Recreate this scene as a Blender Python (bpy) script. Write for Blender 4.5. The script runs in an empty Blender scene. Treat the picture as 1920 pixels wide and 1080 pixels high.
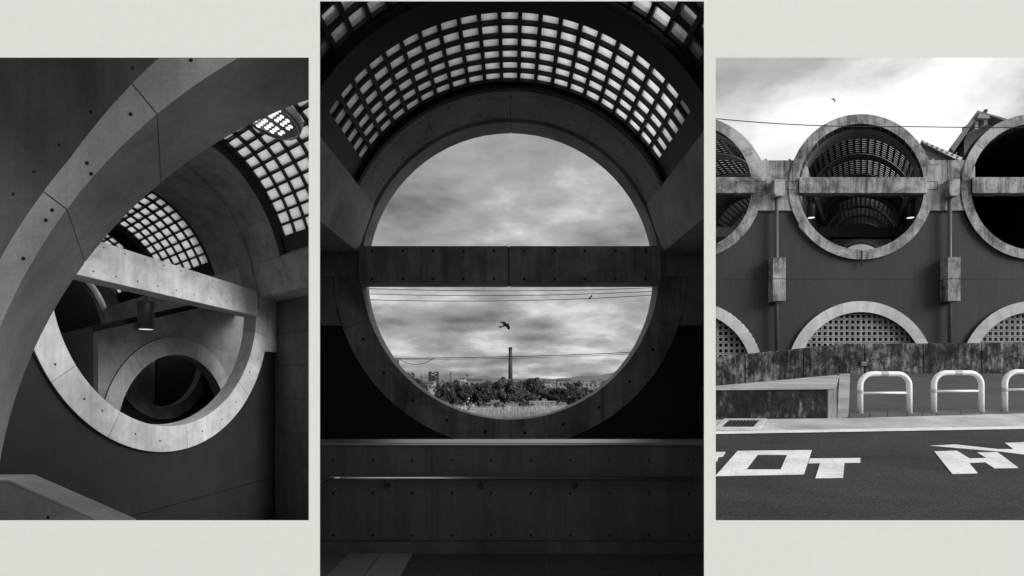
import bpy, bmesh, math, random
from mathutils import Vector, Matrix
from math import sin, cos, pi, radians, hypot, sqrt

random.seed(7)
S = bpy.context.scene
COL = S.collection

# ------------------------------------------------------------------ camera
F, CX, HZ, EYE = 1100.0, 960.0, 712.0, 1.6      # focal length, centre column, horizon row, eye height
cd = bpy.data.cameras.new('camera')
cd.sensor_width = 36.0
cd.lens = 36.0 * F / 1920.0
cd.shift_y = (HZ - 540.0) / 1920.0
cd.clip_start, cd.clip_end = 0.05, 12000
cam = bpy.data.objects.new('camera', cd)
cam.location = (0, 0, EYE)
cam.rotation_euler = (radians(90), 0, 0)
COL.objects.link(cam)
S.camera = cam

# ------------------------------------------------------------------ sky and sun
SUN_EL, SUN_AZ = radians(24), radians(116)      # azimuth from +y (view direction) clockwise: behind, and to the right
w = bpy.data.worlds.new('World'); S.world = w; w.use_nodes = True
nt = w.node_tree; nt.nodes.clear()
def wn(t, **k):
    n = nt.nodes.new(t)
    for a, b in k.items(): setattr(n, a, b)
    return n
def wmath(op, a, b=None):
    n = wn('ShaderNodeMath', operation=op)
    for i, v in enumerate((a, b)):
        if v is None: continue
        if isinstance(v, (int, float)): n.inputs[i].default_value = v
        else: nt.links.new(v, n.inputs[i])
    return n.outputs[0]
tc = wn('ShaderNodeTexCoord')
sep = wn('ShaderNodeSeparateXYZ'); nt.links.new(tc.outputs['Generated'], sep.inputs[0])
den = wmath('ADD', wmath('MAXIMUM', sep.outputs[2], 0.0), 0.22)
comb = wn('ShaderNodeCombineXYZ')
nt.links.new(wmath('DIVIDE', sep.outputs[0], den), comb.inputs[0])
nt.links.new(wmath('DIVIDE', sep.outputs[1], den), comb.inputs[1])
comb.inputs[2].default_value = 23.5
n1 = wn('ShaderNodeTexNoise'); n1.inputs['Scale'].default_value = 1.7; n1.inputs['Detail'].default_value = 8; n1.inputs['Roughness'].default_value = 0.5; n1.inputs['Distortion'].default_value = 0.15
nt.links.new(comb.outputs[0], n1.inputs['Vector'])
n2 = wn('ShaderNodeTexNoise'); n2.inputs['Scale'].default_value = 5.5; n2.inputs['Detail'].default_value = 8; n2.inputs['Roughness'].default_value = 0.6
nt.links.new(comb.outputs[0], n2.inputs['Vector'])
cl = wmath('ADD', wmath('MULTIPLY', n1.outputs[0], 0.75), wmath('MULTIPLY', n2.outputs[0], 0.25))
ramp = wn('ShaderNodeValToRGB'); nt.links.new(cl, ramp.inputs[0])
e = ramp.color_ramp.elements
e[0].position = 0.33; e[0].color = (.13, .13, .13, 1)
e[1].position = 0.64; e[1].color = (.95, .95, .95, 1)
m_ = ramp.color_ramp.elements.new(0.5); m_.color = (.44, .44, .44, 1)
sky = wn('ShaderNodeTexSky', sky_type='NISHITA', sun_disc=False, sun_elevation=SUN_EL, sun_rotation=SUN_AZ)
sky.dust_density = 3.0
bw = wn('ShaderNodeRGBToBW'); nt.links.new(sky.outputs[0], bw.inputs[0])
skyv = wmath('MULTIPLY', bw.outputs[0], 0.10)
mix = wn('ShaderNodeMix', data_type='FLOAT')
mix.inputs[0].default_value = 0.85
nt.links.new(skyv, mix.inputs[2]); nt.links.new(ramp.outputs[0], mix.inputs[3])
bg = wn('ShaderNodeBackground'); bg.inputs[1].default_value = 1.0
vd = wn('ShaderNodeVectorMath', operation='DOT_PRODUCT')            # the cloud deck is brighter towards the hidden sun
nt.links.new(tc.outputs['Generated'], vd.inputs[0])
vd.inputs[1].default_value = (sin(SUN_AZ)*cos(SUN_EL), cos(SUN_AZ)*cos(SUN_EL), sin(SUN_EL))
gl_ = wmath('ADD', wmath('MULTIPLY', vd.outputs['Value'], 0.42), 1.02)
nt.links.new(wmath('MULTIPLY', mix.outputs[0], gl_), bg.inputs[0])
nt.links.new(bg.outputs[0], wn('ShaderNodeOutputWorld').inputs[0])

sd = bpy.data.lights.new('sun', 'SUN'); sd.energy = 3.0; sd.angle = radians(28); sd.color = (1, .995, .98)
sun = bpy.data.objects.new('sun', sd); COL.objects.link(sun)
sdir = Vector((sin(SUN_AZ)*cos(SUN_EL), cos(SUN_AZ)*cos(SUN_EL), sin(SUN_EL)))
sun.rotation_euler = sdir.to_track_quat('Z', 'Y').to_euler()
sun.location = (0, -20, 30)

vs = S.view_settings
vs.view_transform = 'Standard'; vs.look = 'None'; vs.exposure = 0.2; vs.gamma = 1.0; vs.use_curve_mapping = False
S.cycles.use_denoising = True
S.cycles.max_bounces = 10; S.cycles.diffuse_bounces = 6; S.cycles.transmission_bounces = 6
S.cycles.caustics_reflective = False; S.cycles.caustics_refractive = False

# ------------------------------------------------------------------ materials
MATS = {}
def mat(name, base=.3, rough=.8, spec=.3, metal=0, nodes=None):
    if name in MATS: return MATS[name]
    m = bpy.data.materials.new(name); m.use_nodes = True
    t = m.node_tree; b = t.nodes['Principled BSDF']
    b.inputs['Base Color'].default_value = (base,)*3 + (1,) if isinstance(base, (int, float)) else tuple(base) + (1,)
    b.inputs['Roughness'].default_value = rough
    b.inputs['Specular IOR Level'].default_value = spec
    b.inputs['Metallic'].default_value = metal
    if nodes: nodes(t, b)
    MATS[name] = m
    return m
def N(t, kind, **k):
    n = t.nodes.new(kind)
    for a, b in k.items(): setattr(n, a, b)
    return n
def noise(t, scale, detail=5, rough=.55, stretch=None, dist=0):
    g = N(t, 'ShaderNodeNewGeometry'); v = g.outputs['Position']
    if stretch:
        mp = N(t, 'ShaderNodeMapping'); mp.inputs['Scale'].default_value = stretch
        t.links.new(v, mp.inputs[0]); v = mp.outputs[0]
    n = N(t, 'ShaderNodeTexNoise'); n.inputs['Scale'].default_value = scale; n.inputs['Detail'].default_value = detail
    n.inputs['Roughness'].default_value = rough; n.inputs['Distortion'].default_value = dist
    t.links.new(v, n.inputs['Vector'])
    return n.outputs[0]
def rampv(t, src, stops):
    r = N(t, 'ShaderNodeValToRGB'); t.links.new(src, r.inputs[0])
    e = r.color_ramp.elements
    e[0].position, e[0].color = stops[0][0], (stops[0][1],)*3 + (1,)
    e[1].position, e[1].color = stops[-1][0], (stops[-1][1],)*3 + (1,)
    for p, c in stops[1:-1]: e.new(p).color = (c,)*3 + (1,)
    return r.outputs[0]
def mul(t, a, b, op='MULTIPLY'):
    n = N(t, 'ShaderNodeMath', operation=op)
    for i, v in enumerate((a, b)):
        if isinstance(v, (int, float)): n.inputs[i].default_value = v
        else: t.links.new(v, n.inputs[i])
    return n.outputs[0]
def bump(t, b, src, strength=.3, dist=.01):
    n = N(t, 'ShaderNodeBump'); n.inputs['Strength'].default_value = strength; n.inputs['Distance'].default_value = dist
    t.links.new(src, n.inputs['Height']); t.links.new(n.outputs[0], b.inputs['Normal'])
def concrete(name, base, stain=.35, streak=.35, rough=.75, spec=.35):
    def f(t, b):
        big = rampv(t, noise(t, 1.1, 6, .6, dist=.6), [(.3, 1-stain), (.7, 1+stain*.35)])
        st = rampv(t, noise(t, 1.6, 7, .7, (4, 4, .3), .4), [(.36, 1-streak), (.62, 1.05)])
        fine = rampv(t, noise(t, 42, 4, .7), [(.3, .86), (.7, 1.1)])
        pit = rampv(t, noise(t, 130, 2, .5), [(.27, .55), (.34, 1.0)])
        v = mul(t, mul(t, mul(t, big, st), mul(t, fine, pit)), base)
        t.links.new(v, b.inputs['Base Color'])
        bump(t, b, mul(t, noise(t, 9, 6, .65), mul(t, pit, .5), 'ADD'), .25, .012)
    return mat(name, base, rough, spec, 0, f)
M_con = concrete('concrete', .42, .4, .14)
M_conl = concrete('pale_concrete', .56, .38, .1)
M_cond = concrete('weathered_concrete', .52, .6, .42)
def facade_con(t, b):
    big = rampv(t, noise(t, 1.3, 8, .7, None, .7), [(.36, .22), (.47, .6), (.56, .95), (.72, 1.12)])
    st = rampv(t, mul(t, mul(t, noise(t, 1.5, 8, .75, (5, 5, .5), .3), .55), mul(t, noise(t, .8, 5, .6), .45), 'ADD'), [(.40, .2), (.49, .75), (.56, 1.05)])
    fine = rampv(t, noise(t, 40, 4, .7), [(.3, .8), (.7, 1.12)])
    t.links.new(mul(t, mul(t, mul(t, big, st), fine), .42), b.inputs['Base Color'])
    bump(t, b, noise(t, 9, 6, .65), .3, .012)
M_fac = mat('facade_concrete', .4, .8, .3, 0, facade_con)
def wall_render(t, b):
    v = mul(t, rampv(t, noise(t, .7, 6, .65, (1, 1, .6), .4), [(.3, .8), (.7, 1.2)]), rampv(t, noise(t, 2.0, 6, .7, (5, 5, .3)), [(.35, .82), (.6, 1.04)]))
    sp = rampv(t, noise(t, 34, 2, .5), [(.73, 0), (.76, 1)])
    v = mul(t, mul(t, v, .034), mul(t, sp, .16), 'ADD')
    t.links.new(v, b.inputs['Base Color']); bump(t, b, noise(t, 60, 4, .7), .35, .006)
M_rend = mat('speckled_dark_render', .04, .75, .3, 0, wall_render)
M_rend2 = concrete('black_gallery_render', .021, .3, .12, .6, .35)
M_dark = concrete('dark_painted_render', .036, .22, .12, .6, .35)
def stained(t, b):
    a = mul(t, mul(t, noise(t, 2.2, 10, .78, (1, 1, .7), .15), .7), mul(t, noise(t, 6, 8, .75, (1.6, 1.6, .45)), .3), 'ADD')
    s = rampv(t, noise(t, 3.0, 5, .6, (4, 4, .3)), [(.35, .35), (.65, 1.1)])
    v = mul(t, rampv(t, a, [(.42, .012), (.49, .045), (.55, .18), (.63, .42)]), s)
    t.links.new(v, b.inputs['Base Color']); bump(t, b, a, .5, .02)
M_mould = mat('mould_stained_concrete', .2, .9, .2, 0, stained)
def stained2(t, b):
    a = mul(t, mul(t, noise(t, 2.2, 10, .78, (1, 1, .7), .15), .65), mul(t, noise(t, 7, 8, .75, (1.6, 1.6, .5)), .35), 'ADD')
    v = rampv(t, a, [(.46, .010), (.54, .03), (.6, .15), (.66, .42)])
    t.links.new(v, b.inputs['Base Color']); bump(t, b, a, .5, .02)
M_mould2 = mat('black_mould_concrete', .1, .9, .2, 0, stained2)
def asph(t, b):
    g = mul(t, rampv(t, noise(t, 120, 3, .7), [(.35, .45), (.55, 1.0), (.7, 3.0)]), rampv(t, noise(t, 38, 3, .8), [(.3, .5), (.5, .95), (.62, 1.5), (.72, 3.2)]))
    v = mul(t, mul(t, rampv(t, noise(t, .8, 6, .65, (1, 1.6, 1), .5), [(.32, .6), (.5, 1.0), (.7, 1.35)]), g), .030)
    t.links.new(v, b.inputs['Base Color']); bump(t, b, noise(t, 150, 3, .7), .6, .008)
M_asph = mat('asphalt', .05, .85, .3, 0, asph)
def roadpaint(t, b):
    v = mul(t, mul(t, rampv(t, noise(t, 30, 8, .8), [(.36, .12), (.43, .9), (.6, 1.0)]), rampv(t, noise(t, 2.5, 5, .6), [(.35, .78), (.6, 1.0)])), .82)
    t.links.new(v, b.inputs['Base Color'])
M_paint = mat('road_paint', .8, .6, .4, 0, roadpaint)
def pipewhite(t, b):
    v = mul(t, rampv(t, noise(t, 14, 6, .7), [(.28, .55), (.42, 1.0)]), .82)
    t.links.new(v, b.inputs['Base Color'])
M_white = mat('white_painted_steel', .8, .35, .5, 0, pipewhite)
M_band = mat('grey_reflective_band', .42, .4, .5)
M_frame = mat('black_glazing_frame', .02, .55, .4)
M_iron = mat('dark_iron', .03, .5, .5)
M_steel = mat('stainless_steel', .62, .22, .5, 1.0)
M_pipe = mat('grey_downpipe', .09, .5, .4)
M_hole = mat('tie_hole', .035, .9, .1)
M_black = mat('black_bird', .012, .8, .2)
M_wire = mat('black_cable', .015, .6, .3)
def wallpaint(t, b):
    v = rampv(t, noise(t, 30, 4, .6), [(.3, .97), (.7, 1.0)])
    mx = N(t, 'ShaderNodeMix', data_type='RGBA', blend_type='MULTIPLY'); mx.inputs[0].default_value = 1
    mx.inputs[6].default_value = (.80, .80, .755, 1); t.links.new(v, mx.inputs[7]); t.links.new(mx.outputs[2], b.inputs['Base Color'])
M_wall = mat('pale_wall_paint', .8, .9, .1, 0, wallpaint)
def glassy(name, T, refl=.08, clear=0):
    m = bpy.data.materials.new(name); m.use_nodes = True
    t = m.node_tree; t.nodes.clear()
    tr = N(t, 'ShaderNodeBsdfTranslucent'); gl = N(t, 'ShaderNodeBsdfGlossy'); gl.inputs['Roughness'].default_value = .15
    v = mul(t, rampv(t, noise(t, 9, 5, .6, (1, 1, 1)), [(.25, .72), (.75, 1.0)]), T)
    t.links.new(v, tr.inputs[0]); gl.inputs[0].default_value = (.8, .8, .8, 1)
    mx = N(t, 'ShaderNodeMixShader'); mx.inputs[0].default_value = refl
    t.links.new(tr.outputs[0], mx.inputs[1]); t.links.new(gl.outputs[0], mx.inputs[2])
    out = mx.outputs[0]
    if clear:
        tp = N(t, 'ShaderNodeBsdfTransparent'); m2 = N(t, 'ShaderNodeMixShader'); m2.inputs[0].default_value = clear
        t.links.new(out, m2.inputs[1]); t.links.new(tp.outputs[0], m2.inputs[2]); out = m2.outputs[0]
    t.links.new(out, N(t, 'ShaderNodeOutputMaterial').inputs[0])
    return m
M_glassC = glassy('frosted_glass_block', .95)
M_glassC2 = glassy('clear_glass_block', .95, clear=.6)
M_glassL = glassy('clean_glass_block', .95)
M_glassR = glassy('dusty_glass_block', .75)
M_lens = mat('lamp_lens', .8, .1, .6)
b_ = M_lens.node_tree.nodes['Principled BSDF']; b_.inputs['Emission Color'].default_value = (1, 1, 1, 1); b_.inputs['Emission Strength'].default_value = .9
def leafm(name, base):
    def f(t, b):
        v = mul(t, rampv(t, noise(t, .9, 4, .6), [(.3, .6), (.7, 1.5)]), base)
        t.links.new(v, b.inputs['Base Color'])
    return mat(name, base, .7, .25, 0, f)
M_leaf = leafm('dark_foliage', .036); M_leaf2 = leafm('mid_foliage', .055); M_bark = mat('bark', .06, .9)
M_grass = leafm('dry_tall_grass', .36)
M_field = leafm('meadow_soil', .14)
M_skin = mat('skin', .35, .6); M_shirt = mat('dark_jacket', .04, .8); M_lcloth = mat('light_cloth', .6, .8)
M_hill = leafm('far_hill', .13)
M_bld = mat('distant_wall', .22, .8); M_bldl = mat('distant_pale_wall', .38, .8); M_tile = mat('roof_tile', .12, .7)
M_floor = concrete('floor_tile', .10, .2, .1, .5, .4); M_joint = mat('tile_joint', .2, .9); M_tact = concrete('tactile_paving', .38, .2, .1)

# ------------------------------------------------------------------ helpers
V3 = Vector
def P(px, py, y): return V3(((px-CX)/F*y, y, EYE+(HZ-py)/F*y))
def thing(name, label, cat, loc=(0, 0, 0), group=None):
    o = bpy.data.objects.new(name, None); COL.objects.link(o)
    o.empty_display_size = .2
    o.location = loc; o['label'] = label; o['category'] = cat
    if group: o['group'] = group
    return o
def tag(o, label, cat, group=None):
    o['label'] = label; o['category'] = cat
    if group: o['group'] = group
    return o
def root_loc(p):
    l = V3((0, 0, 0))
    while p is not None: l = l + V3(p.location); p = p.parent
    return l
def link(name, me, m, parent=None, smooth=False):
    if m and not me.materials: me.materials.append(m)
    if smooth:
        for f in me.polygons: f.use_smooth = True
    o = bpy.data.objects.new(name, me); COL.objects.link(o)
    if parent:
        o.parent = parent
        o.matrix_parent_inverse = Matrix.Translation(-root_loc(parent)) if parent.parent is None else Matrix.Identity(4)
        if parent.parent is not None: o.matrix_parent_inverse = Matrix.Identity(4)
    return o
class MB:
    def __init__(s): s.v = []; s.f = []
    def add(s, vs, fs):
        k = len(s.v); s.v += [tuple(q) for q in vs]; s.f += [tuple(i+k for i in f) for f in fs]; return s
    def prism(s, poly, ext):
        n = len(poly); ext = V3(ext)
        s.add(list(poly) + [V3(q)+ext for q in poly],
              [tuple(range(n)), tuple(range(2*n-1, n-1, -1))] + [(i, i+n, (i+1) % n+n, (i+1) % n) for i in range(n)])
        return s
    def box(s, a, b):
        (x0, y0, z0), (x1, y1, z1) = a, b
        return s.prism([V3((x0, y0, z0)), V3((x1, y0, z0)), V3((x1, y0, z1)), V3((x0, y0, z1))], (0, y1-y0, 0))
    def hexa(s, c8):
        return s.add(c8, [(0, 1, 2, 3), (7, 6, 5, 4), (0, 4, 5, 1), (1, 5, 6, 2), (2, 6, 7, 3), (3, 7, 4, 0)])
    def tube(s, pts, r, n=8, closed=False, cap=True):
        pts = [V3(p) for p in pts]; k0 = len(s.v); m = len(pts)
        rr = r if isinstance(r, (list, tuple)) else [r]*m
        up0 = None
        for i, p in enumerate(pts):
            a = pts[(i-1) % m] if (closed or i > 0) else p
            b = pts[(i+1) % m] if (closed or i < m-1) else p
            d = (b-a).normalized()
            up = V3((0, 0, 1)) if abs(d.z) < .95 else V3((1, 0, 0))
            if up0 is not None:
                up = up0
            x = d.cross(up)
            if x.length < 1e-6: x = d.cross(V3((0, 1, 0)))
            x.normalize(); yv = x.cross(d).normalized(); up0 = yv
            for j in range(n):
                an = 2*pi*j/n
                s.v.append(tuple(p + x*rr[i]*cos(an) + yv*rr[i]*sin(an)))
        for i in range(m if closed else m-1):
            for j in range(n):
                a = k0+i*n+j; b = k0+i*n+(j+1) % n; c = k0+((i+1) % m)*n+(j+1) % n; d = k0+((i+1) % m)*n+j
                s.f.append((a, d, c, b))
        if cap and not closed:
            s.f.append(tuple(k0+j for j in range(n))); s.f.append(tuple(k0+(m-1)*n+j for j in range(n-1, -1, -1)))
        return s
    def arc(s, fr, r0, r1, a0, a1, t0, t1, n=24):
        """solid ring sector of frame fr between radii, angles (deg) and depths"""
        k = len(s.v)
        for i in range(n+1):
            a = radians(a0+(a1-a0)*i/n)
            for r, t in ((r0, t0), (r1, t0), (r1, t1), (r0, t1)): s.v.append(tuple(fr(a, r, t)))
        for i in range(n):
            p = k+4*i
            for j in range(4): s.f.append((p+j, p+(j+1) % 4, p+4+(j+1) % 4, p+4+j))
        if abs(a1-a0) < 359.9:
            s.f.append((k, k+3, k+2, k+1)); e_ = k+4*n; s.f.append((e_, e_+1, e_+2, e_+3))
        return s
    def lathe(s, prof, org, n=16, ax=V3((0, 0, 1))):
        k = len(s.v); m = len(prof); q = ax.to_track_quat('Z', 'Y')
        for r, z in prof:
            for j in range(n): s.v.append(tuple(V3(org)+q @ V3((r*cos(2*pi*j/n), r*sin(2*pi*j/n), z))))
        for i in range(m-1):
            for j in range(n): s.f.append((k+i*n+j, k+i*n+(j+1) % n, k+(i+1)*n+(j+1) % n, k+(i+1)*n+j))
        s.f.append(tuple(k+j for j in range(n-1, -1, -1))); s.f.append(tuple(k+(m-1)*n+j for j in range(n)))
        return s
    def build(s, name, m, parent=None, smooth=False, clip=(), bevel=0, kind=None, fix=True):
        me = bpy.data.meshes.new(name); me.from_pydata(s.v, [], s.f)
        bm = bmesh.new(); bm.from_mesh(me)
        if fix: bmesh.ops.recalc_face_normals(bm, faces=bm.faces)
        for co, no in clip:                                        # keep the side the normal points away from
            g = bm.verts[:]+bm.edges[:]+bm.faces[:]
            r = bmesh.ops.bisect_plane(bm, geom=g, plane_co=co, plane_no=no, clear_outer=True)
            ed = [q for q in r['geom_cut'] if isinstance(q, bmesh.types.BMEdge)]
            if ed:
                try: bmesh.ops.contextual_create(bm, geom=ed)
                except Exception: pass
        if bevel:
            bmesh.ops.bevel(bm, geom=[q for q in bm.edges if q.is_manifold and q.calc_face_angle(0) > .6], offset=bevel, segments=1, affect='EDGES', profile=.5, clamp_overlap=True)
        n = len(bm.faces)
        bm.to_mesh(me); bm.free()
        if n == 0: bpy.data.meshes.remove(me); return None
        o = link(name, me, m, parent, smooth)
        if kind: o['kind'] = kind
        return o
def struct(o): o['kind'] = 'structure'; return o
def frame(C, U, V, K):
    C, U, V, K = V3(C), V3(U), V3(V), V3(K)
    def f(a, r, t): return C + U*(r*cos(a)) + V*(r*sin(a)) + K*t
    f.uv = lambda u, v, t=0: C + U*u + V*v + K*t
    return f
def segring(fr, r0, r1, a0, a1, t0, t1, cuts, m, parent, name='ring_segment', gap=.008, clip=(), core=True, n=36):
    """ring built of cast segments with open joints at the angles in cuts"""
    cs = [a0]+list(cuts)+[a1]; g = math.degrees(gap/r0)/2
    for i in range(len(cs)-1):
        b0 = cs[i]+(g if i else 0); b1 = cs[i+1]-(g if i < len(cs)-2 else 0)
        MB().arc(fr, r0, r1, b0, b1, t0, t1, max(4, int(n*(b1-b0)/180))).build(name, m, parent, clip=clip)
    if core: MB().arc(fr, r0+.02, r1-.02, a0+.2, a1-.2, t0+(t1-t0)*.06, t1-(t1-t0)*.06, n).build('joint_filler', M_hole, parent, clip=clip)
def holes(fr_pts, nrm, r, parent, clip=()):
    """shallow form-tie plugs, slightly proud"""
    b = MB(); nrm = V3(nrm).normalized()
    for p in fr_pts: b.lathe([(r, -.006), (r, .003), (r*.55, .003)], p, 8, nrm)
    return b.build('tie_hole', M_hole, parent, clip=clip, kind='stuff')
def holes_var(items, r, parent, clip=()):
    b = MB()
    for p, nn in items: b.lathe([(r, -.006), (r, .003), (r*.55, .003)], p, 8, V3(nn).normalized())
    return b.build('tie_hole', M_hole, parent, clip=clip, kind='stuff')
def glass_vault(fr, rg, a0, a1, t0, t1, cols, rows, mg, parent, clip=(), pick=None, joined=False, bar=.16, barh=.07):
    """grid of black bars with one glass block in each opening"""
    da = (a1-a0)/cols; dt = (t1-t0)/rows
    g = MB(); hb = bar/2
    for i in range(cols+1):
        a = a0+da*i; g.arc(fr, rg-barh, rg+.09, a-da*hb, a+da*hb, t0-dt*.1, t1+dt*.1, 1)
    for j in range(rows+1):
        t = t0+dt*j; g.arc(fr, rg-barh*.8, rg+.085, a0-da*.1, a1+da*.1, t-dt*hb*.9, t+dt*hb*.9, cols*2)
    go = g.build('glazing_grid', M_frame, parent, clip=clip)
    if go is None: return
    J = MB()
    for i in range(cols):
        for j in range(rows):
            b0, b1 = a0+da*(i+.07), a0+da*(i+.93); s0, s1 = t0+dt*(j+.07), t0+dt*(j+.93)
            c = fr(radians((b0+b1)/2), rg, (s0+s1)/2)
            if pick and not pick(c): continue
            if joined: J.arc(fr, rg, rg+.05, b0, b1, s0, s1, 1)
            else:
                MB().arc(fr, rg+random.uniform(-.004, .004), rg+.055, b0, b1, s0, s1, 1).build('glass_block', mg, go, clip=clip)
    if joined: J.build('glass_block', mg, go, clip=clip, kind='stuff')
def wirepts(a, b, sag, n=24):
    a, b = V3(a), V3(b)
    return [a.lerp(b, i/n) - V3((0, 0, sag*4*(i/n)*(1-i/n))) for i in range(n+1)]

# ------------------------------------------------------------------ setting: ground, display wall with its three openings, partitions
struct(MB().prism([V3((-.32*12.4, 12.4, -2.5)), V3((26, 12.4, -2.5)), V3((26, 60, -2.5)), V3((9000, 62, -2.5)), V3((9000, 9000, -2.5)), V3((-9000, 9000, -2.5)), V3((-9000, 72, -2.5)), V3((-.32*70, 70, -2.5))], (0, 0, -.3)).build('ground', M_field))
struct(MB().box((-30, -40, -.3), (30, 2.70, -.012)).build('forecourt', concrete('forecourt_slab', .3)))
WD = 2.8                                                            # distance of the display wall
WH = 5.6
def wall_openings():
    t = .024
    xs = [(-40, 579, 108, 975.5), (600, 1320, 2.5, 1100), (1342, 1960, 108, 975.5)]
    def X(px): return (px-CX)/F*WD
    def Z(py): return EYE+(HZ-py)/F*WD
    L, R, B, T, TL = X(-420), X(2340), -.01, WH, 3.8              # lower in front of the gallery
    mb = MB()
    # front face: strips around the rectangular openings
    def q(x0, z0, x1, z1):
        mb.add([(x0, WD, z0), (x1, WD, z0), (x1, WD, z1), (x0, WD, z1)], [(0, 1, 2, 3)])
    O = [(X(a), Z(d), X(b), Z(c)) for a, b, c, d in xs]
    cols = [L, O[0][0], O[0][2], O[1][0], O[1][2], O[2][0], O[2][2], R]
    for i in range(7):
        t_ = TL if i < 2 else T
        if i in (1, 3, 5):
            o = O[i//2]; q(cols[i], B, cols[i+1], o[1]); q(cols[i], o[3], cols[i+1], t_)
        else: q(cols[i], B, cols[i+1], t_)
    # back face and splayed reveals
    Ob = [(a-t, b-t, c+t, d+t) for a, b, c, d in O]
    cb = [L, Ob[0][0], Ob[0][2], Ob[1][0], Ob[1][2], Ob[2][0], Ob[2][2], R]
    def qb(x0, z0, x1, z1):
        mb.add([(x0, WD+t, z0), (x0, WD+t, z1), (x1, WD+t, z1), (x1, WD+t, z0)], [(0, 1, 2, 3)])
    for i in range(7):
        if cb[i+1]-cb[i] <= 0: continue
        if i in (1, 3, 5):
            o = Ob[i//2]; qb(cb[i], B, cb[i+1], o[1]); qb(cb[i], o[3], cb[i+1], TL if i < 2 else T)
        else: qb(cb[i], B, cb[i+1], TL if i < 2 else T)
    for o, p in zip(O, Ob):
        f = [(o[0], WD, o[1]), (o[2], WD, o[1]), (o[2], WD, o[3]), (o[0], WD, o[3])]
        g = [(p[0], WD+t, p[1]), (p[2], WD+t, p[1]), (p[2], WD+t, p[3]), (p[0], WD+t, p[3])]
        for i in range(4): mb.add([f[i], f[(i+1) % 4], g[(i+1) % 4], g[i]], [(0, 1, 2, 3)])
    xm = O[0][2]
    for x, z0, z1 in ((L, B, TL), (R, B, T), (xm, TL, T)): mb.add([(x, WD, z0), (x, WD+t, z0), (x, WD+t, z1), (x, WD, z1)], [(0, 1, 2, 3)])
    for x0, x1, z in ((L, xm, TL), (xm, R, T)): mb.add([(x0, WD, z), (x1, WD, z), (x1, WD+t, z), (x0, WD+t, z)], [(0, 1, 2, 3)])
    return mb
struct(wall_openings().build('display_wall', M_wall, fix=False))
GAP = (589.5-CX)/F                                                  # slope of the partition centre lines
for s in (-1, 1):
    a, b = .3312*s, .3425*s
    y0, y1 = WD+.06, 11.75
    prof = [(y0, -.3), (y0, 5.3), (4.5, 7.3), (4.9, 7.2), (5.6, 6.55), (7.0, 6.1), (8.3, 5.62), (y1, 5.62), (y1, -.3)]
    n_ = len(prof); mb = MB()
    mb.add([(a*y, y, z) for y, z in prof]+[(b*y, y, z) for y, z in prof], [tuple(range(n_)), tuple(range(2*n_-1, n_-1, -1))]+[(i, (i+1) % n_, (i+1) % n_+n_, i+n_) for i in range(n_)])
    struct(mb.build('partition_wall', M_con))
CLIPC = [((0, 0, 0), (-1, GAP, 0)), ((0, 0, 0), (1, GAP, 0))]       # keep |x| < 0.337 y
CLIPL = [((0, 0, 0), (1, -GAP, 0))]                                 # keep x < -0.337 y
CLIPR = [((0, 0, 0), (-1, -GAP, 0))]                                # keep x > 0.337 y

# ------------------------------------------------------------------ middle: the dark hall with the round opening
YR = 11.0                                                           # ring plane, 1 px = 1 cm
hall = thing('concrete_hall', 'dark concrete hall with a round opening framing sky, trees and a tall chimney', 'building', (0, YR, 0))
fc = frame((-.03, YR, EYE+2.05), (1, 0, 0), (0, 0, 1), (0, 1, 0))
# outer ring (lower half is a face of its own, upper half a lip under the vault)
segring(fc, 2.80, 3.33, -197, 17, .03, .55, (-161, -90, -19), M_cond, hall)
segring(fc, 2.80, 3.4, 17, 163, .05, .55, (90,), M_con, hall)
# vault: cast band, glass bays and ribs
for a0, a1 in ((24, 60), (60, 90), (90, 120), (120, 156)):
    MB().arc(fc, 2.85, 3.2, a0+.08, a1-.08, -1.04, .0, 14).build('vault_segment', M_con, hall, clip=CLIPC)
MB().arc(fc, 2.87, 3.22, 20, 160, -1.0, -.01, 40).build('joint_filler', M_hole, hall, clip=CLIPC)
MB().arc(fc, 2.86, 3.3, 20, 160, -1.12, -1.05, 40).build('glazing_edge', M_frame, hall, clip=CLIPC)
MB().arc(fc, 2.86, 3.3, 20, 160, -3.66, -3.16, 40).build('vault_rib', M_dark, hall, clip=CLIPC)
MB().arc(fc, 2.86, 3.3, 20, 160, -6.3, -5.85, 40).build('vault_rib', M_dark, hall, clip=CLIPC)
inc = lambda c: abs(c.x) < .337*c.y
glass_vault(fc, 3.0, 32.5, 147.5, -3.08, -1.16, 21, 6, M_glassC, hall, CLIPC, inc, bar=.2)
glass_vault(fc, 3.0, 32.5, 147.5, -5.78, -3.74, 21, 6, M_glassC2, hall, CLIPC, inc, bar=.2)
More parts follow.
